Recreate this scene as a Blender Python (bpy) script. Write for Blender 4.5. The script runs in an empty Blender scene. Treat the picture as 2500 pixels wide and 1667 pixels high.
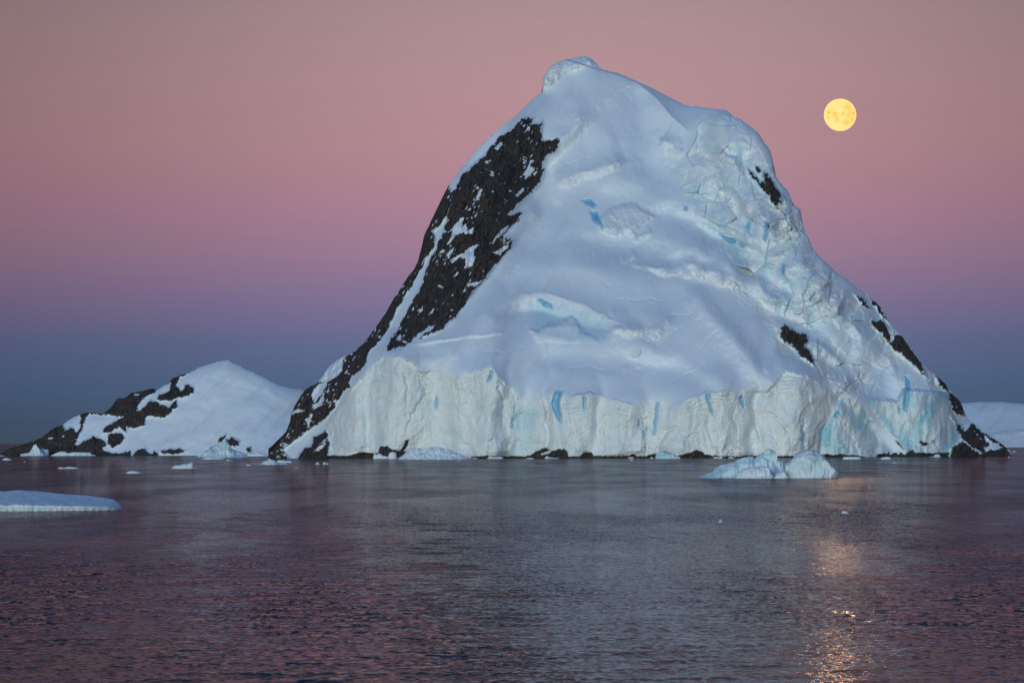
import bpy, math, random
import numpy as np
R = math.radians
rng = np.random.default_rng(7)
random.seed(7)
S = bpy.context.scene
COL = S.collection

# ------------------------------------------------------------------ camera
F, CX, CY, HZ, CAMH, ROLL = 8675.0, 1250.0, 833.5, 1078.0, 9.0, 0.0032   # focal length and horizon of the photograph in its own pixels
PITCH = math.atan((HZ - CY) / F)
cam = bpy.data.cameras.new('camera'); cam.sensor_width = 36; cam.lens = 36 * F / 2500
cam.clip_start = 1; cam.clip_end = 60000
co = bpy.data.objects.new('camera', cam); COL.objects.link(co)
co.location = (0, 0, CAMH)
import mathutils
co.rotation_euler = (mathutils.Matrix.Rotation(math.pi / 2 + PITCH, 3, 'X') @ mathutils.Matrix.Rotation(-ROLL, 3, 'Z')).to_euler()
S.camera = co

# ------------------------------------------------------------------ view, sky, light
S.view_settings.view_transform = 'Standard'; S.view_settings.look = 'None'
S.view_settings.exposure = 0; S.view_settings.gamma = 1
S.view_settings.use_curve_mapping = False
S.render.engine = 'CYCLES'
S.cycles.max_bounces = 6; S.cycles.diffuse_bounces = 3; S.cycles.glossy_bounces = 3
S.cycles.use_denoising = True


def lin(r, g, b):
    f = lambda c: c / 12.92 if c <= 0.04045 else ((c + 0.055) / 1.055) ** 2.4
    return (f(r / 255), f(g / 255), f(b / 255), 1)


W = bpy.data.worlds.new('World'); S.world = W; W.use_nodes = True
nt = W.node_tree; N = nt.nodes; L = nt.links
N.clear()
tc = N.new('ShaderNodeTexCoord'); sep = N.new('ShaderNodeSeparateXYZ'); L.new(tc.outputs['Generated'], sep.inputs[0])


def math_node(nodes, links, op, a, b=None, clamp=False):
    m = nodes.new('ShaderNodeMath'); m.operation = op; m.use_clamp = clamp
    for i, v in enumerate((a, b)):
        if v is None: continue
        if isinstance(v, (int, float)): m.inputs[i].default_value = v
        else: links.new(v, m.inputs[i])
    return m.outputs[0]


zc = math_node(N, L, 'MAXIMUM', sep.outputs['Z'], 0.0)
fac = math_node(N, L, 'SQRT', zc)


def ramp(stops):
    r = N.new('ShaderNodeValToRGB'); r.color_ramp.interpolation = 'B_SPLINE' if False else 'LINEAR'
    e = r.color_ramp.elements
    while len(e) > 1: e.remove(e[0])
    for i, (deg, c) in enumerate(stops):
        p = math.sqrt(math.sin(R(deg)))
        if i == 0: e[0].position = p; e[0].color = c
        else:
            k = e.new(p); k.color = c
    L.new(fac, r.inputs[0]); return r.outputs[0]


# dusk sky opposite the sun: earth shadow (blue) below, belt of Venus (pink) above it, blue towards the zenith
anti = ramp([(0, lin(80, 93, 114)), (0.35, lin(78, 98, 124)), (0.95, lin(84, 106, 140)), (1.6, lin(102, 111, 148)), (2.3, lin(132, 117, 153)),
             (3.0, lin(156, 125, 151)), (3.8, lin(173, 131, 149)), (4.8, lin(180, 139, 147)), (5.8, lin(178, 142, 147)), (6.8, lin(171, 141, 145)),
             (9, lin(144, 128, 134)), (14, lin(118, 117, 136)), (22, lin(82, 108, 150)), (38, lin(46, 100, 166)), (90, lin(26, 98, 170))])
# towards the sun that has set behind the camera: warm band above the horizon
glow = ramp([(0, lin(150, 120, 110)), (2, lin(205, 170, 140)), (6, lin(205, 185, 155)), (14, lin(150, 158, 165)), (28, lin(80, 118, 165)), (90, lin(32, 92, 164))])
ay = math_node(N, L, 'MULTIPLY', sep.outputs['Y'], -0.9)
az = math_node(N, L, 'ADD', ay, 0.25, clamp=True)
# the belt is brightest opposite the sun and its side fade has lens vignetting put into the colour
at = math_node(N, L, 'ARCTAN2', sep.outputs['X'], sep.outputs['Y'])
off = math_node(N, L, 'ABSOLUTE', math_node(N, L, 'SUBTRACT', at, R(1.2)))
mr = N.new('ShaderNodeMapRange'); mr.interpolation_type = 'SMOOTHSTEP'; L.new(off, mr.inputs[0])
mr.inputs[1].default_value = 0.0; mr.inputs[2].default_value = R(13); mr.inputs[3].default_value = 1.03; mr.inputs[4].default_value = 0.56
sc_ = N.new('ShaderNodeVectorMath'); sc_.operation = 'SCALE'
L.new(anti, sc_.inputs[0]); L.new(mr.outputs[0], sc_.inputs['Scale']); anti = sc_.outputs[0]
mix = N.new('ShaderNodeMix'); mix.data_type = 'RGBA'
L.new(az, mix.inputs['Factor']); L.new(anti, mix.inputs['A']); L.new(glow, mix.inputs['B'])
bg = N.new('ShaderNodeBackground'); bg.inputs['Strength'].default_value = 1.0
L.new(mix.outputs['Result'], bg.inputs[0])
wo = N.new('ShaderNodeOutputWorld'); L.new(bg.outputs[0], wo.inputs[0])

sun = bpy.data.lights.new('twilight_glow', 'SUN'); sun.energy = 1.8; sun.angle = R(22); sun.color = (0.86, 0.97, 0.92)
so = bpy.data.objects.new('twilight_glow', sun); COL.objects.link(so)
so.rotation_euler = (R(90 - 4), 0, R(-15))      # soft glow low in the sky behind the camera, to its left
ML = ((2051 - CX) / F, (1076 - 281) / F)                  # direction of the moon: its light only shows as glints on the sea
moonlight = bpy.data.lights.new('moonlight', 'SUN'); moonlight.energy = 0.0050; moonlight.angle = R(0.53); moonlight.color = (1.0, 0.60, 0.28)
mo = bpy.data.objects.new('moonlight', moonlight); COL.objects.link(mo)
mo.rotation_euler = mathutils.Vector((ML[0], 1, ML[1])).to_track_quat('Z', 'Y').to_euler()


# ------------------------------------------------------------------ helpers
def tag(o, label=None, cat=None, group=None, kind=None):
    for k, v in (('label', label), ('category', cat), ('group', group), ('kind', kind)):
        if v: o[k] = v
    return o


def empty(name, loc=(0, 0, 0)):
    o = bpy.data.objects.new(name, None); COL.objects.link(o); o.location = loc; return o


def ray(px, py, D):
    """the world point seen at photo pixel (px, py) at forward distance D"""
    x, fy, fz = view_dir(px, py)
    t = D / fy
    return np.stack([t * x, D + 0 * x, CAMH + t * fz], -1)


def view_dir(px, py):
    x0 = (np.asarray(px, float) - CX) / F; y0 = -(np.asarray(py, float) - CY) / F
    x = x0 * math.cos(ROLL) + y0 * math.sin(ROLL); y = y0 * math.cos(ROLL) - x0 * math.sin(ROLL)
    return x, math.cos(PITCH) - y * math.sin(PITCH), math.sin(PITCH) + y * math.cos(PITCH)


def shore_dist(px, py):   # distance of the water surface seen at a photo pixel
    _, fy, fz = view_dir(px, py)
    return CAMH * fy / -fz


def hash2(ix, iy, seed):
    h = (ix.astype(np.int64) * 374761393 + iy.astype(np.int64) * 668265263 + seed * 974634777) & 0x7fffffff
    h = (h ^ (h >> 13)) * 1274126177 & 0x7fffffff
    h = (h ^ (h >> 16)) * 1103515245 & 0x7fffffff
    return (h & 0xffff) / 65535.0


def noise(x, y, seed=0):
    """gradient noise, about -1..1"""
    ix = np.floor(x); iy = np.floor(y); fx = x - ix; fy = y - iy
    ux = fx * fx * fx * (fx * (fx * 6 - 15) + 10); uy = fy * fy * fy * (fy * (fy * 6 - 15) + 10)
    def g(dx, dy):
        a = hash2(ix + dx, iy + dy, seed) * 2 * np.pi
        return np.cos(a) * (fx - dx) + np.sin(a) * (fy - dy)
    a, b, c, d = g(0, 0), g(1, 0), g(0, 1), g(1, 1)
    return 1.5 * ((a * (1 - ux) + b * ux) * (1 - uy) + (c * (1 - ux) + d * ux) * uy)


def fbm(x, y, seed=0, octaves=4, gain=0.5, lac=2.03):
    s = 0; a = 1.0
    for i in range(octaves):
        s = s + a * noise(x, y, seed + i * 17); x = x * lac + 13.7; y = y * lac - 7.1; a *= gain
    return s


def ridged(x, y, seed=0, octaves=4, gain=0.5):
    s = 0; a = 1.0
    for i in range(octaves):
        s = s + a * (1 - 2 * np.abs(noise(x, y, seed + i * 31))); x = x * 2.07 + 3.3; y = y * 2.07 + 9.2; a *= gain
    return s


def facets(x, y, seed=0, tilt=1.0, step=0.6):
    """broken planes: every cell is a tilted facet with its own offset"""
    ix = np.floor(x); iy = np.floor(y); best = np.full(x.shape, 9.0); val = np.zeros(x.shape)
    for dx in (-1, 0, 1):
        for dy in (-1, 0, 1):
            cx = ix + dx; cy = iy + dy
            qx = cx + hash2(cx, cy, seed); qy = cy + hash2(cx, cy, seed + 1)
            d = (x - qx) ** 2 + (y - qy) ** 2; m = d < best
            g = tilt * ((hash2(cx, cy, seed + 2) - .5) * 2 * (x - qx) + (hash2(cx, cy, seed + 3) - .5) * 2 * (y - qy)) + step * (hash2(cx, cy, seed + 4) - .5)
            best = np.where(m, d, best); val = np.where(m, g, val)
    return val


def sstep(a, b, x):
    t = np.clip((x - a) / (b - a), 0, 1); return t * t * (3 - 2 * t)


def inside(px, py, poly):
    poly = np.asarray(poly, float); res = np.zeros(px.shape, bool)
    sel = (px >= poly[:, 0].min()) & (px <= poly[:, 0].max()) & (py >= poly[:, 1].min()) & (py <= poly[:, 1].max())
    if not sel.any(): return res
    x = px[sel]; y = py[sel]; c = np.zeros(x.shape, bool)
    x0, y0 = poly[-1]
    for x1, y1 in poly:
        if y1 != y0:
            c ^= ((y1 > y) != (y0 > y)) & (x < (x0 - x1) * (y - y1) / (y0 - y1) + x1)
        x0, y0 = x1, y1
    res[sel] = c; return res


def polydist(px, py, line, reach):
    """distance, signed distance (positive above a line drawn from left to right) and fraction along a polyline; inf beyond reach"""
    line = np.asarray(line, float)
    d = np.full(px.shape, np.inf); sd = np.full(px.shape, np.inf); fr = np.zeros(px.shape)
    sel = (px > line[:, 0].min() - reach) & (px < line[:, 0].max() + reach) & (py > line[:, 1].min() - reach) & (py < line[:, 1].max() + reach)
    if not sel.any(): return d, sd, fr
    x = px[sel]; y = py[sel]
    seg = np.hypot(*(line[1:] - line[:-1]).T); tot = seg.sum(); acc = 0
    bd = np.full(x.shape, np.inf); bs = bd.copy(); bf = np.zeros(x.shape)
    for i in range(len(seg)):
        (x0, y0), (x1, y1) = line[i], line[i + 1]
        dx, dy = x1 - x0, y1 - y0
        t = np.clip(((x - x0) * dx + (y - y0) * dy) / (seg[i] ** 2 + 1e-9), 0, 1)
        dd = np.hypot(x - x0 - t * dx, y - y0 - t * dy)
        s = -(dx * (y - y0) - dy * (x - x0))
        m = dd < bd
        bd[m] = dd[m]; bs[m] = (np.sign(s) * dd)[m]; bf[m] = ((acc + t * seg[i]) / tot)[m]; acc += seg[i]
    d[sel] = bd; sd[sel] = bs; fr[sel] = bf
    return d, sd, fr


def scarp(px, py, line, w, A, Lup, taper=0.15):
    """an ice step: line is its foot, w its height, A how far it stands out, Lup how far up it fades"""
    d, s, f = polydist(px, py, line, w + 4 * Lup)
    s = np.where(np.isfinite(s), s, -1)
    e = sstep(0, taper, f) * sstep(0, taper, 1 - f)
    up = np.exp(-np.maximum(s - w, 0) / Lup)
    return A * e * sstep(0, w, s) * up, e * sstep(-3, 3, s) * (1 - sstep(w * 0.8, w * 1.5, s))


def softpoly(px, py, poly, soft):
    """1 inside the polygon, fading to 0 over 'soft' pixels outside and rising over the same inside"""
    p = list(poly) + [poly[0]]
    d, _, _ = polydist(px, py, p, soft * 2)
    ins = inside(px, py, poly)
    sd = np.where(ins, d, -d)
    sd = np.where(np.isfinite(d), sd, np.where(ins, 1e3, -1e3))
    return sstep(-soft, soft, sd)


def build_mesh(name, verts, faces, mat, parent=None, normals=None, attrs=None, smooth=True):
    me = bpy.data.meshes.new(name)
    verts = np.ascontiguousarray(verts, np.float32); faces = np.ascontiguousarray(faces, np.int32)
    me.vertices.add(len(verts)); me.vertices.foreach_set('co', verts.ravel())
    k = faces.shape[1]
    me.loops.add(faces.size); me.loops.foreach_set('vertex_index', faces.ravel())
    me.polygons.add(len(faces)); me.polygons.foreach_set('loop_start', np.arange(0, faces.size, k, dtype=np.int32))
    me.update(calc_edges=True)
    me.polygons.foreach_set('use_smooth', np.full(len(faces), smooth))
    for an, av in (attrs or {}).items():
        a = me.attributes.new(an, 'FLOAT', 'POINT'); a.data.foreach_set('value', np.ascontiguousarray(av, np.float32).ravel())
    if normals is not None and smooth:
        me.normals_split_custom_set_from_vertices(np.asarray(normals, np.float32).reshape(-1, 3))
    me.materials.append(mat)
    o = bpy.data.objects.new(name, me); COL.objects.link(o)
    if parent: o.parent = parent; o.matrix_parent_inverse = parent.matrix_world.inverted()
    return o


def grid_faces(nu, nv):
    i = np.arange(nu - 1)[:, None] * nv + np.arange(nv - 1)[None, :]
    return np.stack([i, i + nv, i + nv + 1, i + 1], -1).reshape(-1, 4)


def grid_normals(P):
    du = np.gradient(P, axis=0); dv = np.gradient(P, axis=1)
    n = np.cross(du, dv); n /= np.linalg.norm(n, axis=-1, keepdims=True) + 1e-12
    return n


def part(name, P, Nn, faces, mat, parent, attrs=None, smooth=True, label=None):
    """one part cut out of a common grid of points P"""
    if len(faces) == 0: return None
    used, inv = np.unique(faces, return_inverse=True)
    loc = np.array(parent.location, float) if parent else 0
    o = build_mesh(name, P.reshape(-1, 3)[used] - loc, inv.reshape(faces.shape), mat, None,
                   None if Nn is None else Nn.reshape(-1, 3)[used], {k: v.ravel()[used] for k, v in (attrs or {}).items()}, smooth)
    if parent: o.parent = parent
    if label: o['label'] = label
    return o


# ------------------------------------------------------------------ materials
class Mat:
    def __init__(s, name):
        s.m = bpy.data.materials.new(name); s.m.use_nodes = True
        s.N = s.m.node_tree.nodes; s.L = s.m.node_tree.links
        s.b = s.N['Principled BSDF']; s.tc = s.N.new('ShaderNodeTexCoord')
        s.geo = s.N.new('ShaderNodeNewGeometry')
    def noise(s, scale, detail=5, rough=0.55, stretch=(1, 1, 1), dist=0):
        mp = s.N.new('ShaderNodeMapping'); mp.inputs['Scale'].default_value = stretch
        s.L.new(s.geo.outputs['Position'], mp.inputs[0])
        n = s.N.new('ShaderNodeTexNoise'); n.inputs['Scale'].default_value = scale; n.inputs['Detail'].default_value = detail
        n.inputs['Roughness'].default_value = rough; n.inputs['Distortion'].default_value = dist
        s.L.new(mp.outputs[0], n.inputs['Vector']); return n.outputs['Fac']
    def attr(s, name):
        a = s.N.new('ShaderNodeAttribute'); a.attribute_name = name; return a.outputs['Fac']
    def val(s, op, a, b=None, clamp=False): return math_node(s.N, s.L, op, a, b, clamp)
    def maprange(s, v, a, b, c, d):
        m = s.N.new('ShaderNodeMapRange'); s.L.new(v, m.inputs[0])
        for i, q in enumerate((a, b, c, d)): m.inputs[i + 1].default_value = q
        return m.outputs[0]
    def mix(s, f, a, b):
        m = s.N.new('ShaderNodeMix'); m.data_type = 'RGBA'
        for k, v in (('Factor', f), ('A', a), ('B', b)):
            if isinstance(v, (tuple, float, int)): m.inputs[k].default_value = v
            else: s.L.new(v, m.inputs[k])
        return m.outputs['Result']
    def bump(s, h, strength, dist):
        b = s.N.new('ShaderNodeBump'); b.inputs['Strength'].default_value = strength; b.inputs['Distance'].default_value = dist
        s.L.new(h, b.inputs['Height']); s.L.new(b.outputs[0], s.b.inputs['Normal']); return b
    def set(s, **k):
        for a, v in k.items():
            i = s.b.inputs[a.replace('_', ' ')]
            if isinstance(v, (int, float, tuple)): i.default_value = v
            else: s.L.new(v, i)


def glacier_material():
    M = Mat('glacier_snow_and_ice')
    n1 = M.noise(0.09, 6, 0.6); n2 = M.noise(0.8, 5, 0.6)
    snow = M.mix(n1, (0.70, 0.80, 0.90, 1), (0.77, 0.85, 0.92, 1))
    ice = M.mix(n2, (0.79, 0.87, 0.88, 1), (0.92, 0.92, 0.90, 1))
    c = M.mix(M.attr('ice'), snow, ice)
    c = M.mix(M.attr('dirt'), c, (0.40, 0.42, 0.41, 1))
    c = M.mix(M.attr('blue'), c, (0.20, 0.60, 0.74, 1))
    rough = M.maprange(M.attr('ice'), 0, 1, 0.75, 0.5)
    M.set(Base_Color=c, Roughness=rough, Specular_IOR_Level=0.3)
    h = M.val('ADD', M.noise(1.1, 6, 0.65), M.val('MULTIPLY', M.noise(4.0, 3), 0.3))
    hh = M.val('MULTIPLY', h, M.maprange(M.attr('ice'), 0, 1, 0.06, 1.0))
    M.bump(hh, 0.5, 0.6)
    return M.m


def rock_material():
    M = Mat('dark_rock')
    n1 = M.noise(0.10, 6, 0.65, (1, 1, 0.35)); n2 = M.noise(0.6, 6, 0.7, (1.6, 1, 0.4))
    c = M.mix(M.maprange(n1, 0.38, 0.62, 0, 1), (0.026, 0.027, 0.033, 1), (0.066, 0.050, 0.043, 1))
    c = M.mix(M.maprange(n2, 0.42, 0.70, 0, 0.85), c, (0.135, 0.125, 0.12, 1))
    M.set(Base_Color=c, Roughness=0.85, Specular_IOR_Level=0.2)
    M.bump(M.val('ADD', n2, M.noise(2.2, 5, 0.7, (1.5, 1, 0.5))), 0.9, 0.9)
    return M.m


def crevasse_material():
    M = Mat('blue_glacier_ice')
    n = M.noise(0.7, 4, 0.6)
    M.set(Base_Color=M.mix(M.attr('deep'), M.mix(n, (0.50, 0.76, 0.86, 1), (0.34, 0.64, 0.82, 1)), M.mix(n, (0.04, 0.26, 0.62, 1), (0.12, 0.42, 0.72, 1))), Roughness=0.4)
    M.bump(n, 0.4, 0.4)
    return M.m


def water_material():
    M = Mat('sea_water')
    for n in list(M.N):
        if n.type == 'BSDF_PRINCIPLED': M.N.remove(n)
    mp = M.N.new('ShaderNodeMapping'); mp.inputs['Scale'].default_value = (1, 0.7, 1); M.L.new(M.geo.outputs['Position'], mp.inputs[0])
    nz = M.N.new('ShaderNodeTexNoise'); nz.inputs['Scale'].default_value = 3.2; nz.inputs['Detail'].default_value = 3; M.L.new(mp.outputs[0], nz.inputs['Vector'])
    def vm(op, a, b_):
        v = M.N.new('ShaderNodeVectorMath'); v.operation = op
        for i_, q in enumerate((a, b_)):
            if isinstance(q, tuple): v.inputs[i_].default_value = q
            elif q is not None: M.L.new(q, v.inputs['Scale' if op == 'SCALE' and i_ == 1 else i_])
        return v.outputs[0]
    sl = vm('MULTIPLY', vm('SUBTRACT', nz.outputs['Color'], (0.5, 0.5, 0.5)), (1, 1, 0))
    k = M.val('ADD', M.val('MULTIPLY', M.attr('fine_slope'), 17.0), 0.07)
    paws = M.noise(0.10, 3, 0.6, (1, 0.13, 1)); k = M.val('MULTIPLY', k, M.maprange(paws, 0.36, 0.62, 0.62, 1.35))      # cat's paws and slicks
    b = M.N.new('ShaderNodeVectorMath'); b.operation = 'NORMALIZE'
    M.L.new(vm('ADD', M.geo.outputs['Normal'], vm('SCALE', sl, k)), b.inputs[0])
    df = M.N.new('ShaderNodeBsdfDiffuse'); df.inputs['Color'].default_value = (0.010, 0.014, 0.022, 1)
    gl = M.N.new('ShaderNodeBsdfGlossy'); gl.inputs['Roughness'].default_value = 0.05; gl.inputs['Color'].default_value = (0.51, 0.49, 0.51, 1)
    fr = M.N.new('ShaderNodeFresnel'); fr.inputs['IOR'].default_value = 1.30
    for n in (gl, fr): M.L.new(b.outputs[0], n.inputs['Normal'])
    mx = M.N.new('ShaderNodeMixShader')
    M.L.new(fr.outputs[0], mx.inputs[0]); M.L.new(df.outputs[0], mx.inputs[1]); M.L.new(gl.outputs[0], mx.inputs[2])
    M.L.new(mx.outputs[0], M.N['Material Output'].inputs[0])
    return M.m


GLACIER, ROCK, BLUE, WATER = glacier_material(), rock_material(), crevasse_material(), water_material()

# ------------------------------------------------------------------ the sea
def build_sea():
    rows = []
    d = 100.0
    while d < 2200:
        rows.append(d)
        d += max(0.20, min(0.5 * d * d / (0.4096 * F * CAMH), 0.0042 * d))
    while d < 5200:
        rows.append(d); d += 0.012 * d
    rows = np.array(rows)
    side = 0.165 + 1.4 * np.linspace(0, 1, 60)[1:] ** 1.8
    th = np.concatenate([-side[::-1], np.linspace(-0.165, 0.165, 760), side])
    D, T = np.meshgrid(rows, th, indexing='ij')
    X = D * T; Y = D.copy()
    dsp = np.gradient(rows)[:, None]
    Z = np.zeros_like(X); miss = np.zeros(len(rows))
    r = np.random.default_rng(3)
    patch = 0.9 + 0.8 * fbm(X / 30, Y / 150, 5, 3)
    patch = np.clip(patch, 0.2, 1.9)
    nw = 72
    lam = np.exp(np.linspace(math.log(0.7), math.log(7), nw))
    for i in range(nw):
        a = r.normal(math.pi / 2 + 0.12, 0.36)
        k = 2 * math.pi / lam[i]
        amp = 0.0050 * lam[i] ** 0.72 / math.sqrt(nw / 12)
        ky = k * math.sin(a); kx = k * math.cos(a)
        att = np.clip(1.6 - dsp * abs(ky) / (2 * math.pi) * 3.2, 0, 1)
        miss += ((1 - att[:, 0] ** 2) * (amp * k) ** 2) / 2
        if att.max() <= 0: continue
        ph = r.uniform(0, 6.28)
        wob = 0.6 * noise(X / (lam[i] * 5) + i * 3.1, Y / (lam[i] * 5), 60 + i) if i % 2 else 0
        Z += att * amp * np.sin(kx * X + ky * Y + ph + wob * 3)
    Z *= patch
    P = np.stack([X, Y, Z], -1)
    f = grid_faces(*X.shape)
    fs = np.repeat(np.sqrt(miss)[:, None], X.shape[1], 1) * np.clip(patch, 0.6, 1.4)
    print('slopes', np.sqrt(miss)[::150])
    o = build_mesh('sea', P.reshape(-1, 3), f[:, ::-1], WATER, None, None, {'fine_slope': fs})
    tag(o, 'calm rippled grey pink sea filling the lower part of the view', 'sea', kind='structure')
    # open water out to the horizon all round
    a = np.linspace(0, 2 * np.pi, 65)[:-1]; rr = np.array([0.0, 140, 1200, 6000, 55000])
    V = [(0, 0, -0.3)]; Fc = []
    for q in rr[1:]:
        V += [(q * math.cos(t), q * math.sin(t), -0.3) for t in a]
    n = 64
    for i in range(n): Fc.append((0, 1 + i, 1 + (i + 1) % n, 1 + (i + 1) % n))
    me = bpy.data.meshes.new('open_water')
    F2 = [(0, 1 + i, 1 + (i + 1) % n) for i in range(n)]
    for k in range(len(rr) - 2):
        b0 = 1 + k * n; b1 = 1 + (k + 1) * n
        F2 += [(b0 + i, b1 + i, b1 + (i + 1) % n, b0 + (i + 1) % n) for i in range(n)]
    me.from_pydata(V, [], F2); me.materials.append(WATER)
    fa = me.attributes.new('fine_slope', 'FLOAT', 'POINT'); fa.data.foreach_set('value', np.full(len(V), 0.045, np.float32))
    w = bpy.data.objects.new('open_water', me); COL.objects.link(w); w.parent = o


build_sea()

# ------------------------------------------------------------------ the great mountain
TOP = [(654, 1112), (660, 1105), (677, 1081), (697, 1061), (706, 1040), (711, 1010), (719, 991), (736, 963), (750, 946), (775, 935), (786, 919), (805, 894), (822, 880), (846, 866),
       (866, 858), (877, 847), (893, 833), (904, 817), (920, 795), (943, 762), (961, 729), (977, 706), (994, 678), (1015, 653), (1025, 624), (1031, 596),
       (1036, 573), (1050, 545), (1063, 517), (1073, 497), (1083, 475), (1096, 452), (1109, 434), (1134, 401), (1165, 365), (1195, 335), (1234, 302), (1264, 279),
       (1290, 253), (1305, 239), (1323, 225), (1326, 190), (1338, 168), (1359, 152), (1379, 146), (1399, 143), (1415, 138), (1430, 138), (1443, 143), (1456, 155),
       (1468, 170), (1509, 179), (1550, 197), (1586, 212), (1602, 221), (1643, 242), (1673, 257), (1704, 261), (1745, 266), (1773, 269), (1788, 282), (1809, 292),
       (1829, 307), (1852, 325), (1865, 348), (1880, 366), (1886, 388), (1889, 410), (1892, 426), (1898, 440), (1921, 463), (1931, 481), (1936, 501), (1953, 509),
       (1956, 523), (1958, 541), (1962, 557), (1974, 583), (1981, 600), (1995, 621), (2016, 640), (2040, 663), (2068, 681), (2096, 705), (2121, 724), (2145, 744),
       (2161, 765), (2170, 786), (2187, 807), (2205, 824), (2219, 845), (2237, 870), (2254, 891), (2272, 909), (2289, 919), (2307, 933), (2317, 954), (2338, 972),
       (2349, 989), (2357, 1017), (2370, 1028), (2391, 1045), (2419, 1066), (2447, 1084), (2470, 1106)]
FOOT = [(640, 1985), (850, 1950), (1250, 1915), (1700, 1900), (2000, 1925), (2300, 1975), (2480, 2010)]     # distance of the foot of the mountain along the picture
CLIFF_TOP = [(797, 1040), (812, 1015), (835, 985), (862, 950), (900, 905), (935, 873), (960, 870), (990, 878), (1018, 895), (1026, 910), (1057, 905), (1098, 902), (1110, 919), (1150, 913),
             (1175, 902), (1200, 896), (1214, 919), (1242, 946), (1267, 969), (1289, 974), (1325, 974), (1332, 987), (1350, 965), (1377, 965), (1425, 960), (1467, 962), (1492, 974),
             (1534, 984), (1575, 981), (1604, 984), (1655, 987), (1677, 974), (1728, 957), (1773, 954), (1824, 956), (1868, 958), (1890, 940), (1907, 910), (1953, 915),
             (1998, 933), (2030, 954), (2050, 972)]
C1 = CLIFF_TOP + [(2043, 1000), (2018, 1028), (2003, 1056), (1996, 1135), (800, 1135), (806, 1090), (808, 1060)]
C2 = [(2003, 1056), (2018, 1028), (2043, 1000), (2054, 968), (2075, 975), (2100, 985), (2117, 1010), (2135, 1040), (2148, 1072), (2149, 1090), (2142, 1135), (1996, 1135)]
C3 = [(2114, 965), (2130, 972), (2155, 975), (2191, 979), (2200, 958), (2205, 951), (2237, 951), (2290, 956), (2314, 958), (2321, 1000), (2330, 1030), (2342, 1055), (2345, 1078), (2325, 1088), (2318, 1135), (2235, 1135), (2205, 1085),
      (2170, 1050), (2140, 1015), (2120, 985)]

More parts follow.
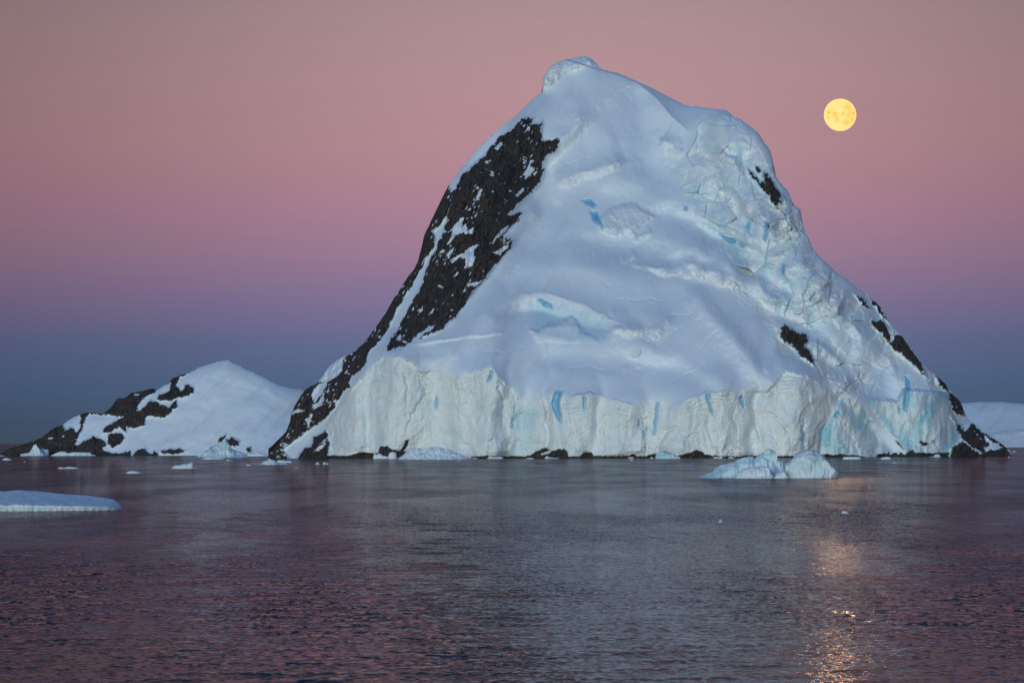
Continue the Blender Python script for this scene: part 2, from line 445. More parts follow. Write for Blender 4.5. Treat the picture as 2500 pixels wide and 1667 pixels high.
ROCKS = {   # polygons of bare rock in photo pixels: name -> (outline, label)
    'rock_face': ([(1277, 287), (1302, 289), (1296, 305), (1325, 301), (1320, 322), (1322, 338), (1330, 347), (1348, 341), (1366, 336), (1366, 352), (1356, 368), (1333, 381), (1318, 403), (1327, 416), (1320, 440), (1300, 465),
                   (1285, 478), (1262, 500), (1240, 523), (1252, 526), (1277, 516), (1268, 536), (1240, 562), (1229, 576), (1240, 580), (1258, 589), (1244, 610), (1227, 630), (1206, 652), (1188, 678), (1165, 703), (1145, 727), (1124, 756),
                   (1104, 780), (1081, 802), (1055, 815), (1032, 823), (1000, 838), (965, 852), (943, 857), (952, 825), (972, 800), (989, 766), (1015, 719), (1032, 693), (1041, 655), (1053, 625), (1063, 614), (1072, 588), (1084, 566),
                   (1090, 540), (1098, 512), (1103, 470), (1127, 432), (1162, 398), (1183, 381), (1203, 355), (1223, 332), (1249, 319), (1259, 304)], 'dark brown rock face streaked with snow below the summit'),
    'rock_ridge': ([(1095, 450), (1103, 470), (1097, 510), (1085, 538), (1068, 555), (1052, 566), (1062, 575), (1064, 590), (1054, 612), (1040, 634), (1027, 655), (1012, 690), (985, 728), (960, 771), (949, 800), (922, 840), (897, 865),
                    (898, 882), (882, 902), (868, 914), (855, 922), (855, 946), (838, 958), (824, 981), (810, 1006), (785, 1030), (755, 1047), (733, 1065), (702, 1087), (690, 1100), (700, 1112), (730, 1135), (600, 1135), (620, 1000), (800, 780), (1000, 480)],
                   'black rock ridge along the skyline down to the water'),
    'rock_spur': ([(764, 1068), (780, 1062), (794, 1050), (801, 1062), (803, 1085), (799, 1135), (716, 1135), (730, 1112), (748, 1092), (760, 1086)], 'dark rock spur at the water left of the ice cliff'),
    'rock_outcrop': ([(1824, 411), (1840, 424), (1855, 444), (1865, 446), (1860, 424), (1868, 421), (1880, 434), (1893, 455), (1903, 475), (1908, 496), (1899, 497), (1895, 505), (1885, 494), (1872, 476), (1857, 458), (1842, 438), (1829, 425)],
                     'narrow black rock outcrop high on the skyline'),
    'rock_outcrop.001': ([(1842, 406), (1850, 408), (1858, 420), (1851, 423)], None),
    'rock_outcrop.002': ([(1903, 812), (1908, 797), (1914, 792), (1932, 800), (1942, 810), (1956, 813), (1970, 818), (1972, 831), (1966, 845), (1976, 853), (1983, 874), (1987, 893), (1970, 879), (1952, 871), (1942, 852), (1920, 835), (1905, 821)],
                         'dark rock outcrop surrounded by snow low on the right slope'),
    'rock_outcrop.003': ([(2085, 717), (2104, 726), (2115, 743), (2125, 747), (2127, 757), (2111, 750), (2096, 730)], None),
    'rock_outcrop.004': ([(2119, 722), (2150, 740), (2163, 764), (2172, 790), (2153, 772), (2142, 754), (2128, 737)], None),
    'rock_outcrop.005': ([(2122, 789), (2131, 779), (2141, 785), (2153, 782), (2167, 797), (2171, 816), (2188, 813), (2206, 822), (2224, 846), (2240, 872), (2256, 900), (2262, 920), (2237, 898), (2216, 877), (2198, 863), (2180, 853), (2166, 836), (2158, 823), (2142, 806)],
                         'dark rock buttress on the right skyline'),
    'rock_outcrop.006': ([(2284, 916), (2307, 930), (2318, 954), (2340, 970), (2352, 989), (2360, 1021), (2342, 1012), (2325, 1003), (2319, 979), (2316, 957), (2289, 937)], 'black rock edge behind the right end of the ice cliff'),
    'rock_outcrop.007': ([(2324, 1018), (2342, 1035), (2356, 1052), (2370, 1036), (2376, 1032), (2398, 1053), (2447, 1082), (2490, 1135), (2318, 1135), (2321, 1094), (2345, 1080), (2342, 1055)], 'black rock point at the right end of the mountain'),
    'shore_rock': ([(918, 1107), (923, 1105), (928, 1089), (948, 1090), (952, 1095), (967, 1099), (978, 1100), (986, 1086), (991, 1074), (1000, 1073), (998, 1083), (993, 1093), (984, 1101), (993, 1102), (983, 1112), (980, 1135), (918, 1135)], 'brown rock with a raised horn under the left ice cliff'),
    'shore_rock.001': ([(798, 1112), (820, 1111), (845, 1113), (862, 1109), (879, 1103), (911, 1106), (918, 1110), (918, 1135), (798, 1135)], None),
    'shore_rock.002': ([(1150, 1114), (1190, 1112), (1245, 1114), (1290, 1112), (1298, 1110), (1307, 1102), (1330, 1093), (1341, 1095), (1340, 1100), (1359, 1097), (1382, 1096), (1386, 1108), (1388, 1114), (1388, 1135), (1150, 1135)], 'rounded brown shore rocks under the middle ice cliff'),
    'shore_rock.003': ([(1388, 1114), (1414, 1113), (1426, 1104), (1445, 1102), (1449, 1112), (1499, 1113), (1535, 1111), (1546, 1106), (1555, 1113), (1575, 1113), (1587, 1109), (1601, 1107), (1630, 1112), (1630, 1135), (1388, 1135)], None),
    'shore_rock.004': ([(1630, 1114), (1657, 1112), (1680, 1105), (1691, 1104), (1700, 1097), (1714, 1102), (1722, 1109), (1742, 1111), (1766, 1114), (1840, 1113), (1905, 1112), (1960, 1114), (1990, 1114), (2010, 1109), (2021, 1106), (2034, 1112), (2053, 1107), (2069, 1111), (2085, 1110), (2113, 1115), (2113, 1135), (1630, 1135)], None),
    'shore_rock.005': ([(2140, 1111), (2147, 1105), (2152, 1109), (2158, 1103), (2163, 1109), (2172, 1101), (2174, 1109), (2183, 1105), (2190, 1104), (2193, 1109), (2200, 1102), (2208, 1110), (2222, 1100), (2230, 1098), (2236, 1106), (2250, 1104), (2280, 1106), (2318, 1104), (2318, 1135), (2140, 1135)], None),
    'shore_rock.006': ([(2183, 1072), (2192, 1078), (2203, 1090), (2212, 1102), (2205, 1096), (2190, 1084)], None),
    'shore_rock.007': ([(2242, 1078), (2248, 1075), (2254, 1081), (2262, 1079), (2269, 1085), (2262, 1088), (2257, 1090), (2250, 1085)], None),
}
SNOW_ON_ROCK = [
    [(860, 860), (846, 868), (838, 880), (833, 905), (819, 922), (800, 931), (777, 933), (786, 912), (805, 888), (822, 872), (846, 860)],
    [(1090, 566), (1105, 557), (1122, 534), (1134, 532), (1128, 552), (1137, 550), (1143, 565), (1158, 555), (1152, 572), (1130, 566), (1113, 575), (1100, 594), (1090, 598), (1098, 580), (1105, 562)],
    [(1095, 641), (1115, 625), (1135, 615), (1150, 603), (1170, 597), (1158, 610), (1155, 625), (1162, 628), (1150, 650), (1132, 655), (1140, 632), (1125, 628), (1108, 640)],
    [(1070, 617), (1082, 608), (1090, 612)], [(1096, 612), (1103, 608), (1099, 630), (1095, 632)],
    [(1159, 492), (1172, 462), (1178, 466), (1168, 485)], [(1258, 480), (1270, 465), (1280, 455), (1276, 470), (1266, 480)],
    [(1272, 428), (1290, 412), (1293, 390), (1298, 393), (1296, 410), (1305, 412), (1290, 430), (1284, 440), (1281, 428)],
    [(1300, 425), (1312, 418), (1308, 428)], [(1240, 463), (1250, 466), (1247, 470)],
    [(1210, 357), (1225, 345), (1226, 355), (1215, 365), (1207, 369)], [(1185, 395), (1197, 390), (1195, 397)],
    [(1104, 676), (1119, 663), (1115, 672)], [(1140, 694), (1160, 690), (1178, 686), (1160, 700), (1150, 698)],
    [(1128, 715), (1138, 705), (1138, 712)], [(1045, 770), (1060, 752), (1056, 764)], [(1020, 758), (1032, 748), (1030, 760)],
    [(1002, 836), (1020, 818), (1045, 800), (1060, 795), (1050, 808), (1035, 815), (1018, 830)], [(968, 826), (978, 816), (980, 828), (972, 828)],
    [(1201, 620), (1215, 610), (1235, 600), (1244, 594), (1235, 608), (1215, 622)], [(1225, 560), (1242, 550), (1232, 565), (1205, 590), (1195, 597), (1215, 575)],
    [(791, 963), (787, 988), (768, 998), (760, 990), (775, 985), (783, 970)], [(803, 925), (792, 950), (767, 985), (762, 962), (770, 945)],
    [(765, 1005), (757, 1030), (756, 1046), (750, 1030), (748, 1022)], [(735, 1000), (745, 1000), (725, 1008), (712, 1012), (720, 1002)],
    [(764, 1104), (795, 1078), (797, 1082), (785, 1095), (772, 1103)], [(778, 1085), (796, 1072), (798, 1076)], [(824, 935), (818, 940), (820, 932)], [(845, 908), (850, 900), (848, 912)],
    [(681, 1086), (688, 1085), (686, 1089)], [(905, 851), (918, 843), (912, 853)],
    [(1318, 1108), (1325, 1104), (1340, 1098), (1352, 1098), (1345, 1104), (1330, 1108)],
    [(2347, 1015), (2362, 1024), (2345, 1018)], [(2401, 1067), (2408, 1066), (2422, 1080), (2436, 1083), (2445, 1091), (2436, 1097), (2422, 1098), (2405, 1102), (2403, 1092), (2415, 1090), (2420, 1086), (2408, 1078)],
    [(2349, 1073), (2365, 1083), (2380, 1095), (2397, 1106), (2390, 1106), (2370, 1090), (2352, 1080)], [(2152, 750), (2163, 765), (2168, 778), (2158, 765)], [(2178, 815), (2183, 816), (2180, 830), (2170, 840), (2174, 828)],
]
CREVASSES = [   # polygons of deep blue ice
    [(1420, 488), (1438, 486), (1456, 498), (1446, 505), (1433, 498)], [(1441, 515), (1460, 518), (1469, 547), (1474, 555), (1466, 553), (1451, 538)],
    [(1671, 501), (1677, 502), (1677, 513), (1672, 512)], [(1867, 542), (1882, 544), (1875, 565), (1870, 588), (1865, 585)], [(1825, 535), (1831, 545), (1828, 570), (1823, 556)],
    [(1803, 592), (1812, 594), (1821, 601), (1812, 603)], [(1755, 570), (1775, 580), (1800, 590), (1790, 593), (1768, 584)],
    [(1316, 733), (1322, 731), (1345, 743), (1350, 752), (1330, 746)],
    [(1358, 955), (1374, 952), (1363, 978), (1371, 1031), (1362, 1022), (1346, 987)], [(1725, 957), (1731, 958), (1731, 981), (1744, 1012), (1737, 1006), (1725, 974)], [(1805, 970), (1814, 965), (1813, 978), (1817, 993), (1810, 987)],
    [(1604, 984), (1607, 984), (1603, 1028), (1598, 1062), (1596, 1060), (1600, 1020)], [(2212, 917), (2219, 926), (2222, 944), (2216, 979), (2215, 1003), (2209, 1003), (2207, 982), (2212, 944)],
    [(2195, 990), (2199, 1000), (2197, 1014), (2193, 1002)], [(1065, 967), (1069, 970), (1069, 985), (1066, 997), (1064, 985)], [(1190, 931), (1199, 905), (1202, 906), (1197, 925)],
    [(1558, 1025), (1562, 1024), (1562, 1038), (1558, 1040)], [(1574, 1050), (1579, 1040), (1578, 1055), (1573, 1066)], [(1959, 1050), (1964, 1058), (1963, 1080), (1959, 1075)], [(1249, 1042), (1253, 1020), (1256, 1023), (1253, 1042)],
    [(2038, 1017), (2048, 1002), (2050, 1008), (2043, 1018)], [(1905, 655), (1913, 640), (1917, 650), (1912, 672), (1906, 668)], [(1425, 968), (1428, 966), (1430, 985), (1428, 1003), (1426, 985)],
    [(2278, 1077), (2285, 1072), (2288, 1080), (2282, 1082)],
]


CORNICE = [(1318, 232), (1320, 187), (1335, 160), (1379, 136), (1415, 128), (1446, 133), (1472, 168), (1440, 170), (1400, 173), (1370, 186), (1345, 214)]


def lerp_line(line, x):
    a = np.asarray(line, float); return np.interp(x, a[:, 0], a[:, 1])


MPX = 0.219


def smooth_line(f, x, sigma, lo=-600, hi=3200):
    g = np.arange(lo, hi, 5.0); v = f(g); n = int(4 * sigma / 5)
    k = np.exp(-0.5 * (np.arange(-n, n + 1) * 5 / sigma) ** 2); k /= k.sum()
    return np.interp(x, g, np.convolve(np.pad(v, n, 'edge'), k, 'valid'))
     # metres per photo pixel at the mountain


def base_depth():
    """depth behind the shore line in pixels on a coarse grid, from the steepness of each part"""
    gx = np.arange(640, 2492, 6.0); gy = np.arange(1138, 120, -6.0)
    X, Y = np.meshgrid(gx, gy, indexing='ij')
    cot = np.full(X.shape, 1.5)
    cot = np.where(Y < 470, 1.2, cot)
    cot = np.where(inside(X, Y, CORNICE), 0.25, cot)
    cot = np.where((Y > 540) & (Y < 790), 1.75, cot)
    cot = np.where((Y > 830) & (X > 1000) & (X < 1900), 1.15, cot)
    for poly in (C1, C2, C3): cot = np.where(inside(X, Y, poly), 0.16, cot)
    rk = inside(X, Y, ROCKS['rock_face'][0]) | inside(X, Y, ROCKS['rock_ridge'][0])
    cot = np.where(rk, 0.62, cot)
    # icefall on the right
    fall = inside(X, Y, [(1680, 330), (1800, 270), (1900, 400), (2000, 640), (2160, 780), (2330, 960), (2100, 960), (1950, 800), (1780, 640), (1690, 480)])
    cot = np.where(fall, 0.85, cot)
    def blur(A, n, ax):
        k = np.ones(2 * n + 1) / (2 * n + 1)
        pad = [(0, 0), (0, 0)]; pad[ax] = (n, n)
        return np.apply_along_axis(lambda v: np.convolve(v, k, 'valid'), ax, np.pad(A, pad, 'edge'))
    for _ in range(2): cot = blur(cot, 1, 1)
    for _ in range(2): cot = blur(cot, 2, 0)
    d = np.cumsum(cot, 1) * 6.0
    k = np.exp(-0.5 * (np.arange(-20, 21) / 6.0) ** 2); k /= k.sum()
    d = np.apply_along_axis(lambda v: np.convolve(np.pad(v, 20, 'edge'), k, 'valid'), 0, d)
    d -= d[:, [3]]
    return gx, gy, d


def mountain():
    cols = [np.arange(655, 790, 2.2), np.arange(790, 2110, 1.62), np.arange(2110, 2469, 2.0)]
    cx = np.concatenate(cols); nv = 580
    top = lerp_line(TOP, cx)
    top += 1.6 * noise(cx / 7.0, cx * 0, 91) + 1.1 * noise(cx / 3.1, cx * 0, 92) * np.where((cx > 1290) & (cx < 1700), 0.25, 1)
    v = np.linspace(0, 1, nv)
    PX = np.repeat(cx[:, None], nv, 1)
    kk = np.exp(-0.5 * (np.arange(-60, 61) / 22.0) ** 2); kk /= kk.sum()
    topS = np.convolve(np.pad(top, 60, 'edge'), kk, 'valid')
    PY = 1136 + (topS[:, None] - 1136) * v[None, :] + (top - topS)[:, None] * v[None, :] ** 10
    px, py = PX, PY
    # depth
    gx, gy, gd = base_depth()
    fx = np.clip((px - gx[0]) / 6.0, 0, len(gx) - 1.001); fy = np.clip((gy[0] - py) / 6.0, 0, len(gy) - 1.001)
    i = fx.astype(int); j = fy.astype(int); a = fx - i; b = fy - j
    d = (gd[i, j] * (1 - a) + gd[i + 1, j] * a) * (1 - b) + (gd[i, j + 1] * (1 - a) + gd[i + 1, j + 1] * a) * b
    soft = lambda t, w: w * np.logaddexp(0, t / w)
    # faces turning away to the left (rock) and to the right (icefall side)
    xl = np.interp(py, [290, 400, 500, 600, 700, 800, 860, 950, 1050, 1136], [1300, 1320, 1265, 1240, 1175, 1090, 960, 850, 800, 790])
    xr = np.interp(py, [180, 330, 480, 560, 700, 800, 900, 960, 1136], [1560, 1690, 1700, 1760, 1840, 1900, 1990, 2050, 2010])
    d = d + 0.75 * soft(xl - px, 22) + (0.14 - 0.09 * sstep(860, 1000, py)) * soft(px - xr, 40)
    # rounding at the skyline
    dt, _, _ = polydist(px, py, TOP, 90)
    t = np.clip(dt / 70, 0, 1)
    rside = 60 - 35 * np.maximum(1 - sstep(1200, 1420, px), sstep(2000, 2200, px))
    d = d + np.where(np.isfinite(dt), rside * (1 - np.sqrt(np.clip(1 - (1 - t) ** 2, 0, 1))), 0)
    # ------ masks
    w1 = noise(px / 17, py / 20, 201) * 6 + noise(px / 6, py / 7, 203) * 4.5 + noise(px / 2.6, py / 2.8, 207) * 2.6
    w2 = noise(px / 17, py / 20, 202) * 5 + noise(px / 6, py / 7, 204) * 4.5 + noise(px / 2.6, py / 2.8, 208) * 2.4
    strk = noise((px + 0.75 * py) / 5, (py - 0.75 * px) / 30, 205) * 6           # snow streaks run down the slope to the lower left
    wx, wy = px + w1 * 0.65 + strk * 0.5, py + w2 * 0.65 - strk * 0.8
    rid = np.zeros(px.shape, int)
    names = list(ROCKS)
    for k, nm in enumerate(names):
        small = nm.startswith('shore') or nm in ('rock_outcrop.001',)
        q = 0.35 if small else 1.0
        m = inside(px + (wx - px) * q, py + (wy - py) * q, ROCKS[nm][0])
        rid = np.where(m & (rid == 0), k + 1, rid)
    for poly in SNOW_ON_ROCK:
        rid = np.where(inside(px + (wx - px) * 0.7, py + (wy - py) * 0.7, poly), 0, rid)
    big = (rid == 1) | (rid == 2)
    speck = fbm((px + 0.6 * py) / 5.5, (py - 0.6 * px) / 13, 303, 3) + 0.6 * fbm(px / 60, py / 60, 309, 2)
    rid = np.where(big & (speck > 0.90), 0, rid)
    ledge = noise((px + 0.45 * py) / 26, (py - 0.45 * px) / 3.4, 305) + 0.5 * fbm(px / 45, py / 45, 307, 2)
    rid = np.where(big & (ledge > 0.86), 0, rid)
    speck2 = fbm((px + 0.5 * py) / 7, (py - 0.5 * px) / 12, 313, 3)
    rid = np.where((rid > 2) & (speck2 > 1.0) & (py < 1080), 0, rid)
    rock = (rid > 0).astype(float)
    rockarea = np.maximum.reduce([softpoly(px, py, ROCKS[n][0], 6) for n in names if n.startswith('rock')])
    cl1, cl2, cl3 = softpoly(px + w1 * .4, py + w2 * .4 + 5 * noise(px / 22, px * 0, 63), C1, 3.5), softpoly(px + w1 * .4, py + w2 * .4, C2, 5), softpoly(px + w1 * .4, py + w2 * .4, C3, 5)
    cliff = np.maximum.reduce([cl1, cl2, cl3])
    # ------ relief (in pixels, positive towards the viewer)
    r = np.zeros(px.shape)
    und = fbm(px / 220, py / 170, 11, 2)
    r += (19 * und) * (1 - cliff) * (1 - rockarea)
    r += 0.22 * fbm((px * .8 + py * .6) / 60, (py * .8 - px * .6) / 9, 15, 3) * (1 - cliff)       # wind crust
    # rock relief: ribs running down the face
    u1 = (px * 0.90 + py * 0.43); u2 = (py * 0.90 - px * 0.43)
    r += rockarea * (13 * ridged(u1 / 46, u2 / 120, 21, 3) + 6.5 * ridged(u1 / 16, u2 / 36, 25, 3) + 3.0 * ridged(px / 6, py / 10, 29, 2))
    r += 1.5 * rock
    # cliff: buttresses, flutes, bedding
    seams = [(798, 800), (935, 905), (1026, 1010), (1112, 1095), (1212, 1195), (1332, 1300), (1470, 1450), (1602, 1590), (1670, 1640), (1868, 1835), (2047, 1998)]
    f = np.clip((py - 880) / 235, 0, 1)
    wob = 10 * noise(px / 60, py / 45, 37)
    ctop0 = lerp_line(CLIFF_TOP, px)
    inx = sstep(790, 860, px) * (1 - sstep(1990, 2045, px))
    up1 = np.maximum(cl1, np.exp(-np.maximum(ctop0 - py, 0) / 60) * (py < ctop0 + 6) * inx) * (1 - rockarea)
    wx2 = px + 12 * noise(px / 70, py / 55, 35); f2 = np.clip((py - 880) / 235, -0.3, 1)
    for xa, xb, sg, am in [(985, 950, 42, 30), (880, 850, 30, 18), (1206, 1180, 42, 28), (1118, 1120, 20, 10), (1430, 1395, 48, 20), (1690, 1660, 30, 18), (1760, 1745, 70, 24), (1962, 1925, 58, 38), (1520, 1500, 26, 8),
                           (1062, 1075, 30, -13), (1300, 1262, 36, -26), (1338, 1335, 9, -12), (1592, 1588, 30, -20), (1858, 1838, 16, -17), (1245, 1230, 14, -8), (1470, 1450, 14, -8), (905, 890, 12, -6)]:
        xc = xa * (1 - f2) + xb * f2
        r += 1.5 * up1 * am * np.exp(-((wx2 - xc) / sg) ** 2)
    for crack, cw, cd in [([(1018, 897), (1034, 940), (1040, 965), (1012, 1005), (990, 1062)], 3.5, 7), ([(985, 905), (992, 935), (997, 952), (990, 980)], 2.5, 5), ([(1655, 1040), (1625, 1052), (1612, 1075), (1606, 1112)], 3.5, 8),
                          ([(1566, 1005), (1572, 1040), (1578, 1108)], 2.5, 7), ([(1868, 1008), (1890, 1012), (1908, 1032), (1928, 1060), (1930, 1085)], 3, 6), ([(1838, 985), (1846, 1030), (1862, 1090)], 3, 7), ([(1250, 1028), (1270, 1008), (1300, 1004), (1324, 1022)], 2.5, 5),
                          ([(1104, 920), (1118, 970), (1112, 1040)], 2.5, 5), ([(1214, 925), (1230, 985), (1226, 1050)], 3, 6), ([(1330, 985), (1338, 1020), (1345, 1042)], 3, 8), ([(1958, 1020), (1962, 1050), (1966, 1100)], 3, 7), ([(870, 985), (890, 965), (915, 950)], 2.5, 4),
                          ([(1690, 1012), (1720, 1020), (1760, 1015)], 2, 3), ([(1380, 1000), (1392, 1060), (1384, 1100)], 2.5, 4), ([(1480, 1000), (1470, 1060), (1478, 1105)], 2.5, 4)]:
        cdist, _, cf = polydist(px + .7 * w1, py + .7 * w2, crack, 14)
        r -= cl1 * np.where(np.isfinite(cdist), 1.6 * cd * np.exp(-(cdist / (1.3 * cw)) ** 2) * sstep(0, .2, cf) * sstep(0, .2, 1 - cf), 0)
    for bx, by, sx, sy, am in [(1540, 1096, 40, 12, 12), (1815, 1103, 26, 9, 10), (1222, 1099, 26, 10, 10), (870, 1085, 40, 14, 10), (1345, 1070, 40, 22, 8), (1640, 1090, 36, 18, 12), (1000, 1050, 24, 30, 10)]:
        r += cl1 * am * np.exp(-((wx2 - bx) / sx) ** 2 - ((py - by) / sy) ** 2)
    q2 = np.clip((px - 1996) / 150, 0, 1); r += cl2 * (-22 + 34 * np.sqrt(np.clip(1 - (2 * q2 - 1) ** 2, 0, 1)))
    r += cl2 * 5 * fbm(px / 20, py / 60, 48, 3) + cl3 * 5 * fbm(px / 20, py / 60, 50, 3)
    q3 = np.clip((px - 2114) / 230, 0, 1); r += cl3 * 30 * np.sqrt(np.clip(1 - (2 * q3 - 1) ** 2, 0, 1))
    lw = 14 * fbm(px / 70, py / 70, 41, 2)
    low = sstep(1040, 1105, py)
    wall = 9.0 * fbm((px + lw) / 75, (py + lw) / 110, 43, 3) + 3.2 * facets((px + lw) / 34, (py - lw) / 60, 44, 1.2, 0.4) + 0.9 * facets((px + lw * .5) / 13, (py + lw * .5) / 22, 46, 1.0, 0.5)
    wall += 1.7 * fbm((px + .6 * lw) / 11, (py + lw) / 70, 49, 3) + 0.8 * fbm(px / 5.5, py / 6.5, 51, 3) + 1.6 * fbm((px + .8 * py) / 20, (py - .5 * px) / 26, 56, 4)
    wall -= 3.0 * np.clip(ridged((px + lw) / 46, (py + 1.5 * lw) / 95, 52, 2) - 1.15, 0, 1)
    wall += low * (3.5 * fbm((px + lw) / 24, (py + lw) / 15, 54, 3))
    r += cliff * wall
    ctop = lerp_line(CLIFF_TOP, px)
    below = py - ctop + 5 * noise(px / 40, py / 25, 53)
    bedm = cl1 * sstep(-2, 5, below) * (1 - sstep(34, 62, below + 16 * noise(px / 90, px * 0, 57))) * np.clip(0.55 + 0.9 * noise(px / 75, py / 40, 59), 0, 1) * (px > 985)
    bed = np.sin(below / (8.5 + 2.5 * noise(px / 160, py / 60, 62)) * 2 * np.pi + 2.2 * noise(px / 50, py / 12, 61))
    r += bedm * 1.5 * bed
    # icefall
    fallp = [(1640, 400), (1690, 330), (1760, 268), (1800, 280), (1900, 410), (1960, 520), (2000, 630), (2160, 800), (2330, 950), (2120, 965), (2060, 960), (2000, 905), (1930, 780), (1850, 690), (1760, 620), (1700, 520)]
    fall = softpoly(px + 14 * noise(px / 50, py / 50, 71), py, fallp, 22)
    fall2 = softpoly(px + 10 * noise(px / 40, py / 40, 72), py, [(1700, 655), (1760, 690), (1810, 690), (1880, 735), (1900, 790), (1960, 830), (2010, 880), (2110, 960), (2090, 985), (2010, 930), (1960, 860), (1880, 830), (1850, 770), (1790, 720), (1720, 690)], 14)
    e1 = px * 0.80 - py * 0.60; e2 = px * 0.60 + py * 0.80
    lw = 22 * fbm(px / 90, py / 90, 73, 2)
    fr = 9.0 * fbm((e1 + lw) / 70, (e2 - lw) / 130, 75, 3) + 21 * facets((e1 - lw) / 66, (e2 + lw) / 50, 77, 1.1, 1.3) + 7.5 * facets((e1 + lw) / 28, (e2 - lw) / 24, 78, 1.1, 1.1) + 1.0 * facets((e1 + lw) / 10, (e2 - lw) / 11, 80, 1.1, 1.0) + 0.9 * fbm(e1 / 8, e2 / 9, 79, 3)
    amt = np.clip(0.7 + 0.8 * noise(px / 110, py / 110, 81), 0.3, 1.1)
    r += fall * (1 - rockarea) * fr * amt + fall2 * (6 * facets((e1 + lw) / 24, (e2 - lw) / 34, 83, 1.0, .9) + 3 * facets((e1 - lw) / 10, (e2 + lw) / 13, 84, 1.0, .9) + 1.4 * fbm(px / 6, py / 7, 85, 3))
    # ------ hand placed ice steps: foot line, height, stand-out, fade
    hx = px + 9 * noise(px / 44, py / 44, 131) + 3 * noise(px / 13, py / 13, 133) + 1.2 * noise(px / 5, py / 5, 135)
    hy = py + 9 * noise(px / 44, py / 44, 132) + 3 * noise(px / 13, py / 13, 134) + 1.2 * noise(px / 5, py / 5, 136)
    lipn = np.clip(0.75 + 0.8 * noise(px / 42, py / 42, 137), 0.12, 1.3); face = np.zeros(px.shape)
    for line, w, A, Lup, *wq in [
        ([(1212, 610), (1235, 575), (1275, 510), (1325, 440), (1375, 375), (1430, 325), (1478, 297)], 30, 40, 60, 0.3),       # pale step beside the rock
        ([(1180, 690), (1215, 645), (1262, 600), (1300, 560), (1345, 525)], 34, 30, 40, 0.4),
        ([(1352, 466), (1395, 456), (1450, 438), (1500, 424), (1545, 402)], 24, 34, 45, 0.6),
        ([(1536, 588), (1560, 592), (1590, 580), (1602, 566)], 14, 20, 12),
        ([(1512, 646), (1535, 640), (1558, 628)], 9, 14, 10),
        ([(1536, 660), (1580, 664), (1620, 676), (1660, 676), (1700, 680), (1720, 690)], 18, 26, 18),
        ([(1640, 678), (1690, 682), (1712, 691), (1745, 694), (1785, 712), (1820, 712), (1850, 742), (1880, 800), (1900, 850)], 34, 46, 40),
        ([(1205, 764), (1240, 742), (1272, 726), (1302, 720), (1335, 724), (1392, 738), (1440, 758), (1480, 782), (1520, 800), (1560, 806)], 8, 7, 30, 0.45),  # arc lip
        ([(1490, 838), (1530, 830), (1560, 832), (1585, 836), (1620, 824), (1664, 802)], 30, 34, 30),
        ([(1004, 851), (1040, 842), (1080, 836), (1130, 830), (1180, 824), (1242, 818)], 7, 10, 24, 0.4),
        ([(1515, 914), (1540, 912), (1575, 904)], 8, 12, 8), ([(1542, 872), (1565, 864)], 5, 8, 6), ([(1750, 700), (1770, 680)], 6, 6, 6),
        ([(1752, 570), (1790, 588), (1830, 604), (1860, 620), (1920, 640)], 12, 22, 18),
        ([(1600, 365), (1640, 390), (1668, 392)], 30, 34, 22), ([(1735, 390), (1765, 402), (1800, 440)], 26, 30, 22),
        ([(1690, 485), (1720, 490), (1750, 488), (1780, 470)], 20, 26, 22), ([(1680, 520), (1760, 555), (1800, 580)], 12, 20, 22),
        ([(1390, 300), (1430, 290), (1490, 240), (1553, 203)], 5, 6, 40, 0.35), ([(1330, 225), (1385, 176), (1420, 172), (1455, 172)], 20, 26, 25),
        ([(1800, 520), (1840, 545), (1880, 580)], 30, 36, 20), ([(1890, 610), (1930, 600), (1960, 590)], 60, 50, 20),
        ([(1905, 690), (1960, 690), (2010, 720)], 40, 36, 24), ([(1935, 760), (1975, 750), (2030, 790)], 40, 36, 24),
        ([(1880, 480), (1905, 510), (1960, 530)], 22, 30, 20),
    ]:
        q = wq[0] if wq else 1.0
        sc, fm = scarp(px + q * (hx - px), py + q * (hy - py), line, w, A, Lup); fm = fm * (0.35 + 0.65 * q)
        sc = sc if q == 1 else sc / np.maximum(lipn, .1) * (0.8 + 0.2 * lipn); r += sc * lipn; face = np.maximum(face, fm)
    face = np.maximum(face, 0.9 * softpoly(hx, hy, CORNICE, 5))
    r += face * (2.6 * facets(hx / 17, hy / 14, 141, 1.1, .9) + 1.5 * facets(hx / 7, hy / 6, 143, 1.1, .9) + 0.7 * fbm(px / 4, py / 4, 145, 2))
    r += softpoly(px, py, CORNICE, 4) * 1.3 * np.sin((py + 0.35 * px + 9 * noise(px / 30, py / 20, 151)) / 9 * 2 * np.pi)
    for lip, A, wm, Ld in [([(1200, 764), (1240, 740), (1272, 724), (1302, 717), (1335, 720), (1392, 735), (1440, 755), (1480, 778), (1520, 798)], 52, 40, 46),
                           ([(1700, 455), (1740, 440), (1790, 452), (1830, 490)], 34, 26, 34), ([(1690, 545), (1740, 548), (1800, 556), (1880, 610)], 36, 26, 36), ([(1780, 640), (1850, 642), (1900, 660), (1960, 705)], 38, 30, 36),
                           ([(1840, 725), (1900, 730), (1960, 752), (2020, 800)], 36, 30, 36), ([(1890, 815), (1960, 825), (2010, 850), (2070, 890)], 34, 26, 34), ([(1760, 350), (1800, 345), (1850, 375)], 30, 30, 30), ([(1990, 720), (2060, 770), (2110, 830)], 22, 20, 30)]:
        q = 0.4 if lip[0][0] == 1200 else 1.0
        ld, ls, lf = polydist(px + q * (hx - px), py + q * (hy - py), lip, wm + 4 * Ld)
        lf = np.clip((px + q * (hx - px) - lip[0][0]) / (lip[-1][0] - lip[0][0]), 0, 1)
        tt = np.where(np.isfinite(ls), -ls, -1); wv = 7 + wm * np.sin(np.pi * np.clip(lf, 0, 1)) ** 0.8
        en = sstep(0, .25, lf) * sstep(0, .3, 1 - lf)
